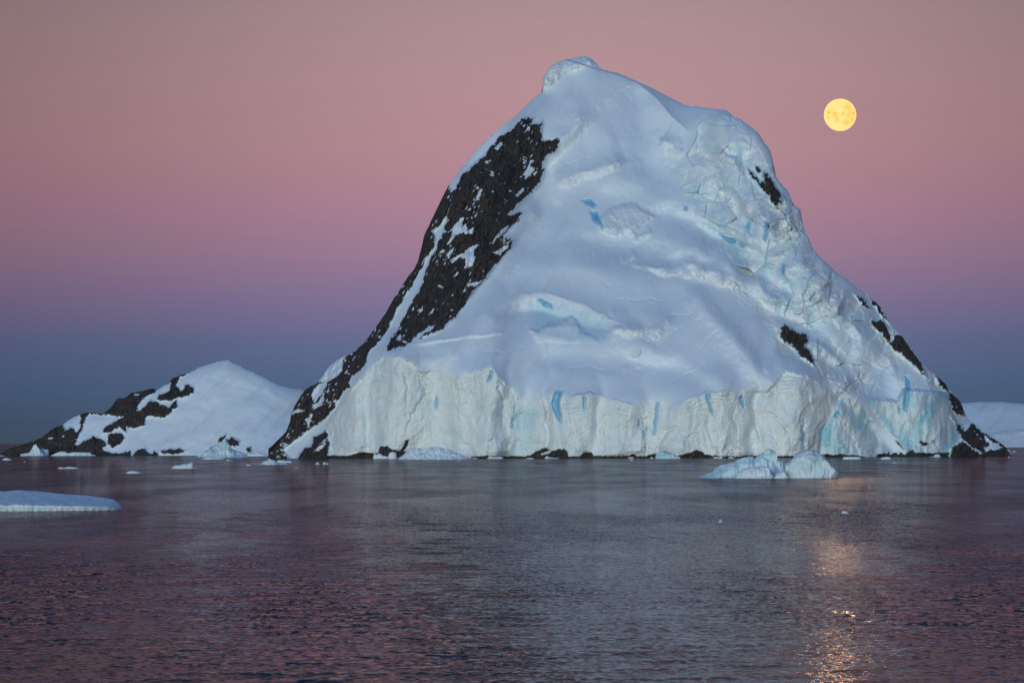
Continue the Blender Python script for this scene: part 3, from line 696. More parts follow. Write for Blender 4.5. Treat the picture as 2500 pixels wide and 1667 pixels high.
        r -= (1.0 if q < 1 else 1.35) * A * en * sstep(0, 1, tt / wv) * np.exp(-np.maximum(tt - wv, 0) / Ld) * (1 - rockarea)
        r += 5 * en * np.exp(-(tt / 6) ** 2) * np.isfinite(ls)
        face = np.maximum(face, 0.6 * en * sstep(-2, 4, tt) * (1 - sstep(wv * .8, wv * 1.2, tt)))
    # thin cracks and slide tracks on the open snow
    for tr, tw, td in [([(1560, 875), (1620, 832), (1685, 788)], 2.2, 2.6), ([(1490, 905), (1530, 885), (1575, 868)], 2, 2.2), ([(1690, 868), (1740, 822), (1775, 786)], 2.2, 2.4), ([(1620, 942), (1690, 905), (1745, 872)], 2, 2.2), ([(1235, 690), (1300, 620), (1345, 560)], 2.5, 2.2),
                       ([(1330, 440), (1390, 400), (1450, 380)], 2, 2.4), ([(1420, 620), (1480, 600), (1530, 604)], 2, 2.6), ([(1150, 850), (1230, 858), (1300, 850)], 2, 2.4), ([(1350, 905), (1420, 893), (1500, 898)], 2, 2.4), ([(1395, 260), (1420, 310), (1400, 370)], 2.2, 2.0),
                       ([(1580, 640), (1640, 650), (1700, 640)], 2, 2.6), ([(1480, 720), (1560, 735), (1640, 730)], 2, 2.4), ([(1600, 780), (1680, 770), (1740, 790)], 2, 2.4)]:
        td_, _, tf = polydist(hx, hy, tr, 12)
        r -= np.where(np.isfinite(td_), td * np.exp(-(td_ / tw) ** 2) * sstep(0, .25, tf) * sstep(0, .25, 1 - tf), 0) * (1 - rockarea)
    # wedge shaped block below the arc and the hollow behind it
    hollow = softpoly(hx, hy, [(1300, 736), (1345, 738), (1400, 752), (1460, 782), (1500, 806), (1480, 830), (1420, 828), (1300, 800)], 14)
    r -= 6 * hollow
    wedge = softpoly(hx, hy, [(1296, 806), (1330, 800), (1394, 778), (1440, 815), (1462, 838), (1400, 842), (1310, 838)], 7)
    wedge = wedge * np.clip((840 - py) / 42, 0, 1)
    r += 30 * wedge
    bulb = softpoly(hx, hy, [(1459, 540), (1490, 520), (1520, 505), (1550, 505), (1580, 515), (1598, 530), (1562, 545), (1548, 570), (1500, 573), (1470, 560)], 9)
    r += bulb * (24 + 5 * facets(hx / 20, hy / 18, 147, 1.2, 1) + 2.2 * facets(hx / 8, hy / 8, 149, 1.2, 1))
    face = np.maximum(face, bulb)
    # crest running down from the summit: the far side drops away
    crest = [(1468, 172), (1520, 188), (1555, 202), (1602, 240), (1640, 285), (1680, 320), (1694, 338)]
    dd, sd, fr_ = polydist(px, py, crest, 260)
    sdc = np.where(np.isfinite(dd), sd, 0)
    fade = 1 - sstep(0.8, 1.0, fr_)
    r -= np.where(sdc > 0, 46 * (1 - np.exp(-sdc / 26)), 0) * fade
    r += np.where(np.isfinite(dd), 16 * np.exp(-np.abs(sdc) / 20), 0) * fade
    r += 16 * softpoly(px, py, [(1480, 330), (1540, 310), (1600, 330), (1640, 400), (1560, 380), (1500, 400)], 60)
    for line, sg, am in [([(1440, 190), (1405, 300), (1380, 420)], 40, 14), ([(1560, 250), (1580, 330), (1600, 430)], 42, -26), ([(1490, 430), (1580, 450), (1640, 520)], 36, 22), ([(1430, 600), (1560, 612), (1690, 650)], 32, -20),
                         ([(1250, 640), (1400, 640), (1560, 690)], 40, 18), ([(1330, 872), (1500, 882), (1700, 905)], 30, -12), ([(1560, 850), (1660, 880), (1770, 935)], 24, 14), ([(1700, 730), (1790, 830), (1870, 930)], 26, 26),
                         ([(1180, 770), (1110, 850), (1060, 880)], 26, 14), ([(1620, 520), (1740, 560), (1880, 660)], 26, -26), ([(1640, 600), (1740, 620), (1830, 690)], 34, 22), ([(1360, 520), (1310, 600), (1240, 690)], 34, -16), ([(1760, 300), (1790, 420), (1880, 560)], 24, 18),
                         ([(1720, 330), (1750, 450), (1830, 560)], 20, -18), ([(1990, 690), (2080, 800), (2200, 930)], 30, 18), ([(1930, 700), (2010, 820), (2110, 950)], 22, -18)]:
        gd2, _, gf2 = polydist(px + .7 * (hx - px), py + .7 * (hy - py), line, 130)
        r += np.where(np.isfinite(gd2), 1.35 * am * np.exp(-(gd2 / sg) ** 2), 0) * (1 - rockarea)
    # gully of snow between the two right blocks
    gd_, gs, gf = polydist(px, py, [(2052, 970), (2095, 1015), (2140, 1060), (2180, 1100)], 60)
    r -= np.where(np.isfinite(gd_), 26 * np.exp(-(gd_ / 16) ** 2), 0)
    # undercut where the ice stands on the shore rocks, and crevasses cut in
    shore = np.zeros(px.shape)
    for k, nm in enumerate(names):
        if nm.startswith('shore'): shore = np.maximum(shore, (rid == k + 1))
    r -= 8 * shore
    r += shore * (3 * ridged(px / 22, py / 10, 95, 3))
    blue = np.zeros(px.shape); cid = np.zeros(px.shape, int)
    for k, poly in enumerate(CREVASSES):
        c = softpoly(px + w1 * .55, py + w2 * .55, poly, 1.6)
        r -= 16 * softpoly(px + w1 * .3, py + w2 * .3, poly, 4)
        blue = np.maximum(blue, 0.75 * softpoly(px + w1 * .4, py + w2 * .4, poly, 9) * np.where(cliff > .5, .7, 1)); cid = np.where(c > 0.5, k + 1, cid)
    cid = np.where(rid > 0, 0, cid)
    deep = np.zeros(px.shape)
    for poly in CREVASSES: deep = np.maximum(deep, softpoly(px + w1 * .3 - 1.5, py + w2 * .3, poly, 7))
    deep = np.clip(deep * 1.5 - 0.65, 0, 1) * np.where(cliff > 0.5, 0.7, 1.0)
    D = smooth_line(lambda g: lerp_line(FOOT, g), px, 130) + MPX * (d - r)
    P = ray(px, py, D)
    # close the mountain behind: rows falling away on the far side
    Nn = grid_normals(P); Nn = np.where((Nn[..., 1] > 0)[..., None], -Nn, Nn)
    # ------ colour attributes
    ice = np.clip(cliff * 0.85 + fall * 0.55 * amt + fall2 * 0.6, 0, 1)
    cyan = np.clip(cl2 + cl3 + cl1 * softpoly(px, py, [(1200, 1000), (1330, 990), (1300, 1110), (1230, 1110)], 40), 0, 1)
    ice = np.clip(np.maximum(ice, 0.5 * face), 0, 1)
    tealn = np.clip(0.35 + 1.1 * fbm(px / 55, py / 70, 111, 3), 0, 1)
    blue = np.maximum(blue, ((0.18 + 0.42 * tealn) * cyan * (1 - 0.62 * cl1)) + 0.30 * fall * np.clip(fbm(px / 35, py / 45, 113, 3) + .25, 0, 1) + 0.14 * cliff * tealn)
    blue = np.maximum(blue, 0.30 * hollow * (1 - wedge))
    dirt = bedm * np.clip(bed - 0.2, 0, 1) * 0.20 + cliff * np.clip(fbm(px / 16, py / 24, 117, 3) - 0.55, 0, 1) * 0.28
    dirt += 0.16 * (1 - cliff) * (px < 1400) * np.clip(noise((px + .8 * py) / 22, (py - .8 * px) / 90, 119), 0, 1)
    spot = (fbm(px / 6, py / 7, 121, 2) > 1.02) & (cliff > 0.6) & (noise(px / 60, py / 60, 123) > 0.0)
    dirt = np.clip(dirt + spot * 0.8, 0, 1)
    attrs = {'ice': ice, 'blue': blue, 'dirt': dirt, 'deep': deep}
    faces = grid_faces(*px.shape)
    flat = lambda A: A.ravel()[faces]
    frid = np.median(flat(rid), 1).astype(int); fcid = np.median(flat(cid), 1).astype(int)
    frid = np.where((flat(rid) > 0).sum(1) >= 3, flat(rid).max(1), 0)
    fcid = np.where((flat(cid) > 0).sum(1) >= 2, flat(cid).max(1), 0) * (frid == 0)
    c1 = flat(cl1).mean(1) > .5; c2 = flat(cl2).mean(1) > .5; c3 = flat(cl3).mean(1) > .5
    ff = flat(fall).mean(1) > .5
    free = (frid == 0) & (fcid == 0)
    root = empty('mountain', (70, 1950, 0))
    tag(root, 'huge snow covered peak with a dark rock flank and ice cliffs at its foot', 'mountain', kind='structure')
    rest = free & ~c1 & ~c2 & ~c3 & ~ff
    part('snow_slope', P, Nn, faces[rest], GLACIER, root, attrs)
    part('icefall', P, Nn, faces[free & ff & ~c1 & ~c2 & ~c3], GLACIER, root, attrs, label='broken blue tinged icefall down the right flank')
    # the long cliff, one part per buttress
    xs = np.array(seams, float); fpx = flat(px).mean(1); fpy = flat(py).mean(1)
    ff_ = np.clip((fpy - 880) / 235, 0, 1)
    bid = np.zeros(len(fpx), int)
    for s0 in seams[1:-1]: bid += (fpx + flat(wob).mean(1) > s0[0] * (1 - ff_) + s0[1] * ff_)
    for k in range(len(seams) - 1):
        part('ice_cliff', P, Nn, faces[free & c1 & (bid == k)], GLACIER, root, attrs)
    part('ice_cliff', P, Nn, faces[free & c2 & ~c1], GLACIER, root, attrs, label='bluish ice cliff between the long cliff and a snow gully')
    part('ice_cliff', P, Nn, faces[free & c3 & ~c1 & ~c2], GLACIER, root, attrs, label='bluish ice cliff at the right end with a tall blue crack')
    for k, nm in enumerate(names):
        part(nm.split('.')[0], P, Nn, faces[frid == k + 1], ROCK, root, None, label=ROCKS[nm][1])
    for k in range(len(CREVASSES)):
        part('crevasse', P, Nn, faces[fcid == k + 1], BLUE, root, {'deep': deep})
    # far side
    nb = 7; tp = P[:, -1]; back = [tp]
    for k in range(1, nb + 1):
        q = k / nb; z = tp[:, 2] * (1 - q) - 4 * q
        D2 = tp[:, 1] + (tp[:, 2] - z) * 0.85 + 4 * math.sqrt(q)
        back.append(np.stack([tp[:, 0] * D2 / tp[:, 1], D2, z], -1))
    B = np.stack(back, 1)[::6]
    part('back_slope', B, None, grid_faces(*B.shape[:2]), GLACIER, root, {'ice': np.zeros(B.shape[:2]), 'blue': np.zeros(B.shape[:2]), 'dirt': np.zeros(B.shape[:2])})


mountain()


# ------------------------------------------------------------------ lower snowy island on the left and the ice cap far right
def ridge_land(name, top, x0, x1, step, nv, bottom, dist, cot, rocks, snows, label, cat, loc, rocklabels=(), icefoot=None, jag=1.3):
    cx = np.arange(x0, x1 + .1, step)
    tp = lerp_line(top, cx) + jag * noise(cx / 8, cx * 0, 191) + 0.6 * jag * noise(cx / 3.3, cx * 0, 193)
    v = np.linspace(0, 1, nv)
    px = np.repeat(cx[:, None], nv, 1); py = bottom + (tp[:, None] - bottom) * v[None, :]
    D0 = smooth_line(lambda g: np.interp(g, *zip(*dist)), px, 90); mpx = D0 / F
    wl = HZ - ROLL * (px - CX) + CAMH * F / D0
    up = np.maximum(wl - py, 0)
    d = cot * up
    dt, _, _ = polydist(px, py, top, 60)
    t = np.clip(dt / 30, 0, 1)
    d = d + np.where(np.isfinite(dt), 22 * (1 - np.sqrt(np.clip(1 - (1 - t) ** 2, 0, 1))), 0)
    w1 = noise(px / 14, py / 14, 211) * 5 + noise(px / 5, py / 5, 213) * 4 + noise(px / 2.5, py / 2.5, 215) * 2.2
    w2 = noise(px / 14, py / 14, 212) * 5 + noise(px / 5, py / 5, 214) * 4 + noise(px / 2.5, py / 2.5, 216) * 2.2
    rid = np.zeros(px.shape, int)
    for k, p in enumerate(rocks):
        rid = np.where(inside(px + w1 * .7, py + w2 * .7, p) & (rid == 0), k + 1, rid)
    for p in snows: rid = np.where(inside(px + w1 * .5, py + w2 * .5, p), 0, rid)
    sp = fbm((px + .6 * py) / 7, (py - .6 * px) / 11, 217, 3)
    rid = np.where((rid > 0) & (sp > 1.05), 0, rid)
    rk = (rid > 0).astype(float)
    area = np.zeros(px.shape)
    for p in rocks: area = np.maximum(area, softpoly(px, py, p, 5))
    r = 5 * fbm(px / 90, py / 60, 221, 3) + 0.5 * fbm((px * .75 + py * .66) / 11, (py * .75 - px * .66) / 60, 223, 3)
    r += area * (7 * ridged(px / 32, py / 36, 225, 3) + 3.5 * ridged(px / 10, py / 15, 227, 3)) + 2.5 * rk
    ice = np.zeros(px.shape); blue = np.zeros(px.shape)
    if icefoot is not None:
        f = softpoly(px, py, icefoot, 4); r += f * (4 * fbm(px / 14, py / 18, 229, 3)) + 10 * f; ice = 0.6 * f
    P = ray(px, py, D0 + mpx * (d - r))
    Nn = grid_normals(P); Nn = np.where((Nn[..., 1] > 0)[..., None], -Nn, Nn)
    dirt = 0.22 * np.clip(fbm((px * .75 + py * .66) / 16, (py * .75 - px * .66) / 120, 231, 3), 0, 1) * np.ones(px.shape)
    attrs = {'ice': ice, 'blue': blue, 'dirt': dirt}
    faces = grid_faces(*px.shape)
    fr = rid.ravel()[faces]; frid = np.where((fr > 0).sum(1) >= 3, fr.max(1), 0)
    root = empty(name, loc); tag(root, label, cat, kind='structure')
    part('snow_slope', P, Nn, faces[frid == 0], GLACIER, root, attrs)
    for k in range(len(rocks)):
        part('rock_outcrop', P, Nn, faces[frid == k + 1], ROCK, root, None, label=rocklabels[k] if k < len(rocklabels) else None)
    tpv = P[:, -1]; back = [tpv]
    for k in range(1, 6):
        q = k / 5; z = tpv[:, 2] * (1 - q) - 3 * q
        D2 = tpv[:, 1] + (tpv[:, 2] - z) * 1.3 + 2 * math.sqrt(q)
        back.append(np.stack([tpv[:, 0] * D2 / tpv[:, 1], D2, z], -1))
    B = np.stack(back, 1)[::4]; z0 = np.zeros(B.shape[:2])
    part('back_slope', B, None, grid_faces(*B.shape[:2]), GLACIER, root, {'ice': z0, 'blue': z0, 'dirt': z0})


def c8(pts): return [(x / 2.94, 850 + y / 2.94) for x, y in pts]


ISL_TOP = [(-6, 1118)] + c8([(20, 748), (60, 718), (130, 700), (200, 676), (250, 660), (300, 640), (380, 575), (450, 548), (480, 525), (520, 500), (600, 465), (650, 458), (740, 470), (765, 450), (800, 420), (840, 360), (900, 355), (940, 320), (1040, 300),
                              (1090, 288), (1130, 300), (1180, 265), (1212, 255), (1222, 235), (1240, 215), (1300, 190), (1360, 175), (1440, 135), (1530, 105), (1600, 90), (1620, 85), (1650, 95), (1720, 130), (1800, 165), (1900, 212), (2000, 265), (2060, 282),
                              (2150, 297), (2300, 330), (2420, 480), (2470, 790)])
ISL_ROCKS = [
    c8([(-40, 790), (0, 745), (20, 735), (60, 700), (200, 660), (300, 625), (380, 560), (450, 535), (470, 590), (500, 570), (520, 575), (550, 605), (570, 590), (580, 500), (560, 470), (640, 440), (648, 470), (612, 500), (605, 540), (580, 600), (530, 695), (560, 690), (600, 670), (640, 650), (660, 630), (700, 640), (740, 660), (770, 690),
        (740, 720), (760, 735), (790, 750), (850, 758), (900, 745), (935, 740), (945, 760), (960, 800), (-40, 800)]),
    c8([(620, 440), (740, 450), (780, 420), (840, 340), (900, 335), (940, 300), (1040, 280), (1090, 270), (1130, 300), (1100, 320), (1040, 345), (1010, 380), (975, 450), (1010, 445), (1050, 400), (1080, 375), (1130, 385), (1150, 410), (1210, 420), (1240, 400), (1270, 370), (1275, 420), (1230, 440), (1220, 480), (1160, 495), (1090, 490), (1045, 495), (1040, 550), (960, 572),
        (900, 560), (910, 610), (885, 600), (865, 560), (800, 600), (730, 612), (730, 590), (770, 555), (820, 530), (885, 490), (860, 490), (820, 485), (780, 478), (740, 482), (650, 470)]),
    c8([(1230, 200), (1300, 175), (1370, 160), (1350, 185), (1290, 210), (1262, 270), (1300, 305), (1318, 300), (1325, 262), (1355, 262), (1392, 285), (1388, 312), (1360, 325), (1355, 345), (1290, 355), (1230, 372), (1150, 375), (1125, 368), (1140, 335), (1210, 310), (1222, 240)]),
    c8([(770, 625), (800, 605), (850, 600), (888, 632), (868, 690), (800, 715), (775, 690)]), c8([(945, 800), (950, 758), (990, 735), (1040, 716), (1060, 748), (1075, 755), (1110, 738), (1130, 752), (1140, 800)]),
    c8([(1150, 742), (1230, 722), (1260, 728), (1285, 720), (1340, 736), (1290, 752), (1240, 757), (1170, 757)]), c8([(1560, 682), (1570, 652), (1600, 640), (1622, 618), (1610, 655), (1590, 672)]), c8([(1618, 655), (1640, 650), (1660, 640), (1700, 655), (1722, 660), (1712, 690), (1660, 706), (1635, 690)]),
    c8([(1768, 735), (1772, 715), (1795, 708), (1805, 740), (1795, 752), (1775, 748)])]
ridge_land('island', ISL_TOP, -5, 835, 1.7, 170, 1130, [(-20, 2590), (600, 2500), (690, 2500), (850, 2560)], 1.1, ISL_ROCKS,
           [c8([(1115, 375), (1180, 378), (1215, 400), (1200, 418), (1150, 405)]), c8([(350, 645), (378, 645), (378, 652), (350, 652)]), c8([(440, 630), (460, 628), (455, 636)]), c8([(965, 330), (1000, 325), (995, 338), (970, 340)])],
           'lower snow covered island with a rocky left shoulder behind the water', 'island', (-240, 2560, 0),
           ['low black rock point at the waterline', 'brown rock shoulder on the skyline', 'dark rock step beside the smooth snow dome'])

CAP_TOP = [(1700, 1091), (1850, 1050), (2050, 1012), (2200, 996), (2300, 989), (2349, 984), (2391, 981), (2443, 981), (2500, 986), (2600, 992), (2700, 1003), (2800, 1030), (2830, 1084), (2840, 1094)]
ridge_land('ice_cap', CAP_TOP, 1702, 2838, 3.5, 70, 1096, [(2290, 4500), (2900, 4500)], 2.3, [], [], 'low rounded ice cap far off at the right edge of the sea', 'ice cap', (640, 4500, 0),
           icefoot=[(1690, 1062), (2280, 1060), (2405, 1062), (2440, 1056), (2500, 1050), (2600, 1046), (2850, 1050), (2850, 1100), (1690, 1100)], jag=0.25)


# ------------------------------------------------------------------ icebergs and floating ice
def berg_mesh(lobes, nu, nv, seed):
    """heights of one block of ice as the envelope of its lobes; returns mesh parts relative to its base point"""
    allx = [p[0] for l in lobes for p in l['top']]
    return min(allx), max(allx)


def lobe(name, top, wy, depth=0.8, dy=0.0, shape='round', seed=1, rough=1.0, ice=0.6, blue=0.1, parent=None, nu=None, dark=0.0, notch=0.0, base=None):
    """one block of floating ice: its outline (photo pixels) stands on the water at row wy"""
    a = np.asarray(top, float); x0, x1 = a[0, 0], a[-1, 0]; wpx = x1 - x0
    D = float(shore_dist(0.5 * (x0 + x1), wy)); m = D / F
    nu = nu or int(np.clip(wpx / 1.6, 12, 170)); nvv = int(np.clip(nu * 0.45, 9, 60))
    u = np.linspace(0, 1, nu); ux = x0 + wpx * u
    W3 = ray(ux, np.interp(ux, a[:, 0], a[:, 1]), D + dy)
    h = np.maximum(W3[:, 2], 0)
    hmax = h.max()
    prof = {'round': ([-1, -.97, -.8, -.4, 0, .4, .8, 1], [-.25, .0, .55, .9, 1, .9, .5, -.25]),
            'cliff': ([-1, -.96, -.86, -.45, 0, .4, .8, 1], [-.3, .0, .80, .95, 1, .85, .45, -.3]),
            'slab': ([-1, -.97, -.90, -.5, .3, .75, .95, 1], [-.3, .0, .32, .50, .80, 1, .7, -.3]),
            'wedge': ([-1, -.97, -.7, -.3, 0, .3, .8, 1], [-.25, .0, .30, .72, 1, .75, .3, -.25])}[shape]
    v = np.concatenate([np.linspace(-1, -.8, nvv // 3, endpoint=False), np.linspace(-.8, 1, nvv - nvv // 3)])
    U, V = np.meshgrid(u, v, indexing='ij')
    H = np.repeat(h[:, None], len(v), 1)
    g = np.interp(V, *prof)
    half = depth * wpx * m * 0.5 * (np.clip(4 * U * (1 - U), 0, 1) ** 0.45) + 0.15
    X = W3[:, 0][:, None] + 0 * V
    s = max(hmax, 0.3) * 0.55
    Yw = D + dy + V * half
    wobX = noise(Yw / s + seed * 3.3, X / s * .7, seed) ; wobY = noise(X / s, Yw / s + seed, seed + 5)
    Z = np.where(g > 0, g * H, g * max(0.6, hmax * .6))
    amp = 0.10 * rough * hmax
    if shape == 'slab': Z = Z * np.where((V < -.3) & (g > 0), 1 + 0.35 * fbm(X / 3.5, X * 0, seed + 71, 4) * (1 - np.clip((V + .97) / .67, 0, 1)), 1)
    mid = np.clip(Z / (hmax + 1e-6), 0, 1) * np.clip(1.15 - np.abs(V), 0, 1)
    Z = Z + (g > 0) * amp * 0.5 * np.minimum(fbm(X / s, Yw / s, seed + 11, 3), 0.25) * mid
    Yw = Yw + amp * 2.2 * (fbm(X / s * 1.4, Z / s * 1.1 + seed, seed + 21, 4) + 0.5 * ridged(X / s * 2.2, Z / s * .9, seed + 31, 3)) * np.clip(1 - np.abs(V) * .4, 0.2, 1)
    Yw = Yw + amp * 1.6 * facets(X / s * 1.5 + seed, Z / s * 1.4 + 0.5 * Yw / s, seed + 61, 1.0, 0.8) * (g > 0)
    X = X + 0.35 * amp * wobX
    if notch:
        Yw = Yw + notch * np.exp(-(np.clip(Z, 0, 9) / (0.16 * hmax + 1e-6)) ** 2) * (V < -0.5)
    P = np.stack([X, Yw, Z], -1)
    Nn = None
    loc = np.array([W3[:, 0].mean(), D + dy, 0.0])
    n = fbm(X / s * .8, (Z + Yw * .3) / s * .8, seed + 41, 3)
    at = {'ice': np.clip(ice + 0.4 * n, 0, 1), 'blue': np.clip(blue * (1 + 1.1 * n), 0, 1),
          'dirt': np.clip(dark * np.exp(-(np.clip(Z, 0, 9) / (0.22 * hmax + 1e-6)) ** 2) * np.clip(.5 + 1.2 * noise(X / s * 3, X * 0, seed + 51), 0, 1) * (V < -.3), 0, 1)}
    if parent is None:
        o = build_mesh(name, (P - loc).reshape(-1, 3), grid_faces(*U.shape), GLACIER, None, None, at); o.location = loc
    else:
        o = build_mesh(name, (P - np.array(parent.location)).reshape(-1, 3), grid_faces(*U.shape), GLACIER, None, None, at); o.parent = parent
    return o


def crop(pts, ox, oy, k): return [(ox + x / k, oy + y / k) for x, y in pts]


# the large double iceberg in front of the cliff
WY = 1166.5
BD = float(shore_dist(1880, WY)); root = empty('iceberg', ((1880 - CX) * BD / F, BD, 0))
tag(root, 'large blue white iceberg with a sloping ridge, a knob and a round dome', 'iceberg')
k = lambda p: crop(p, 1690, 1070, 6.19)
lobe('ice_ridge', k([(112, 597), (130, 570), (230, 535), (320, 500), (350, 440), (480, 385), (620, 350), (740, 290), (850, 266), (910, 272), (940, 310), (1000, 250), (1090, 188), (1115, 140), (1150, 128), (1190, 140), (1240, 170), (1280, 215), (1290, 290), (1310, 335), (1370, 345), (1400, 470), (1420, 597)]),
     WY, 0.42, 2, 'wedge', 3, 0.8, 0.25, 0.30, root, nu=180, dark=.1)
lobe('ice_dome', k([(1380, 597), (1390, 480), (1400, 375), (1450, 345), (1490, 320), (1560, 230), (1630, 190), (1700, 182), (1790, 170), (1870, 185), (1930, 230), (2000, 275), (2060, 345), (2090, 400), (2130, 430), (2190, 490), (2195, 590), (2197, 597)]),
     WY, 0.75, 1, 'cliff', 8, 1.0, 0.4, 0.20, root, nu=110, dark=.0)
lobe('ice_foot', k([(640, 597), (680, 540), (720, 490), (800, 450), (950, 425), (1100, 420), (1170, 440), (1180, 500), (1240, 597)]), WY, 0.5, -4.5, 'round', 14, 0.8, 0.2, 0.06, root, nu=90, dark=.15)
lobe('ice_foot', k([(1240, 597), (1270, 540), (1330, 505), (1385, 480), (1420, 530), (1450, 597)]), WY, 0.9, -5, 'round', 17, 0.8, 0.3, 0.03, root, nu=40)

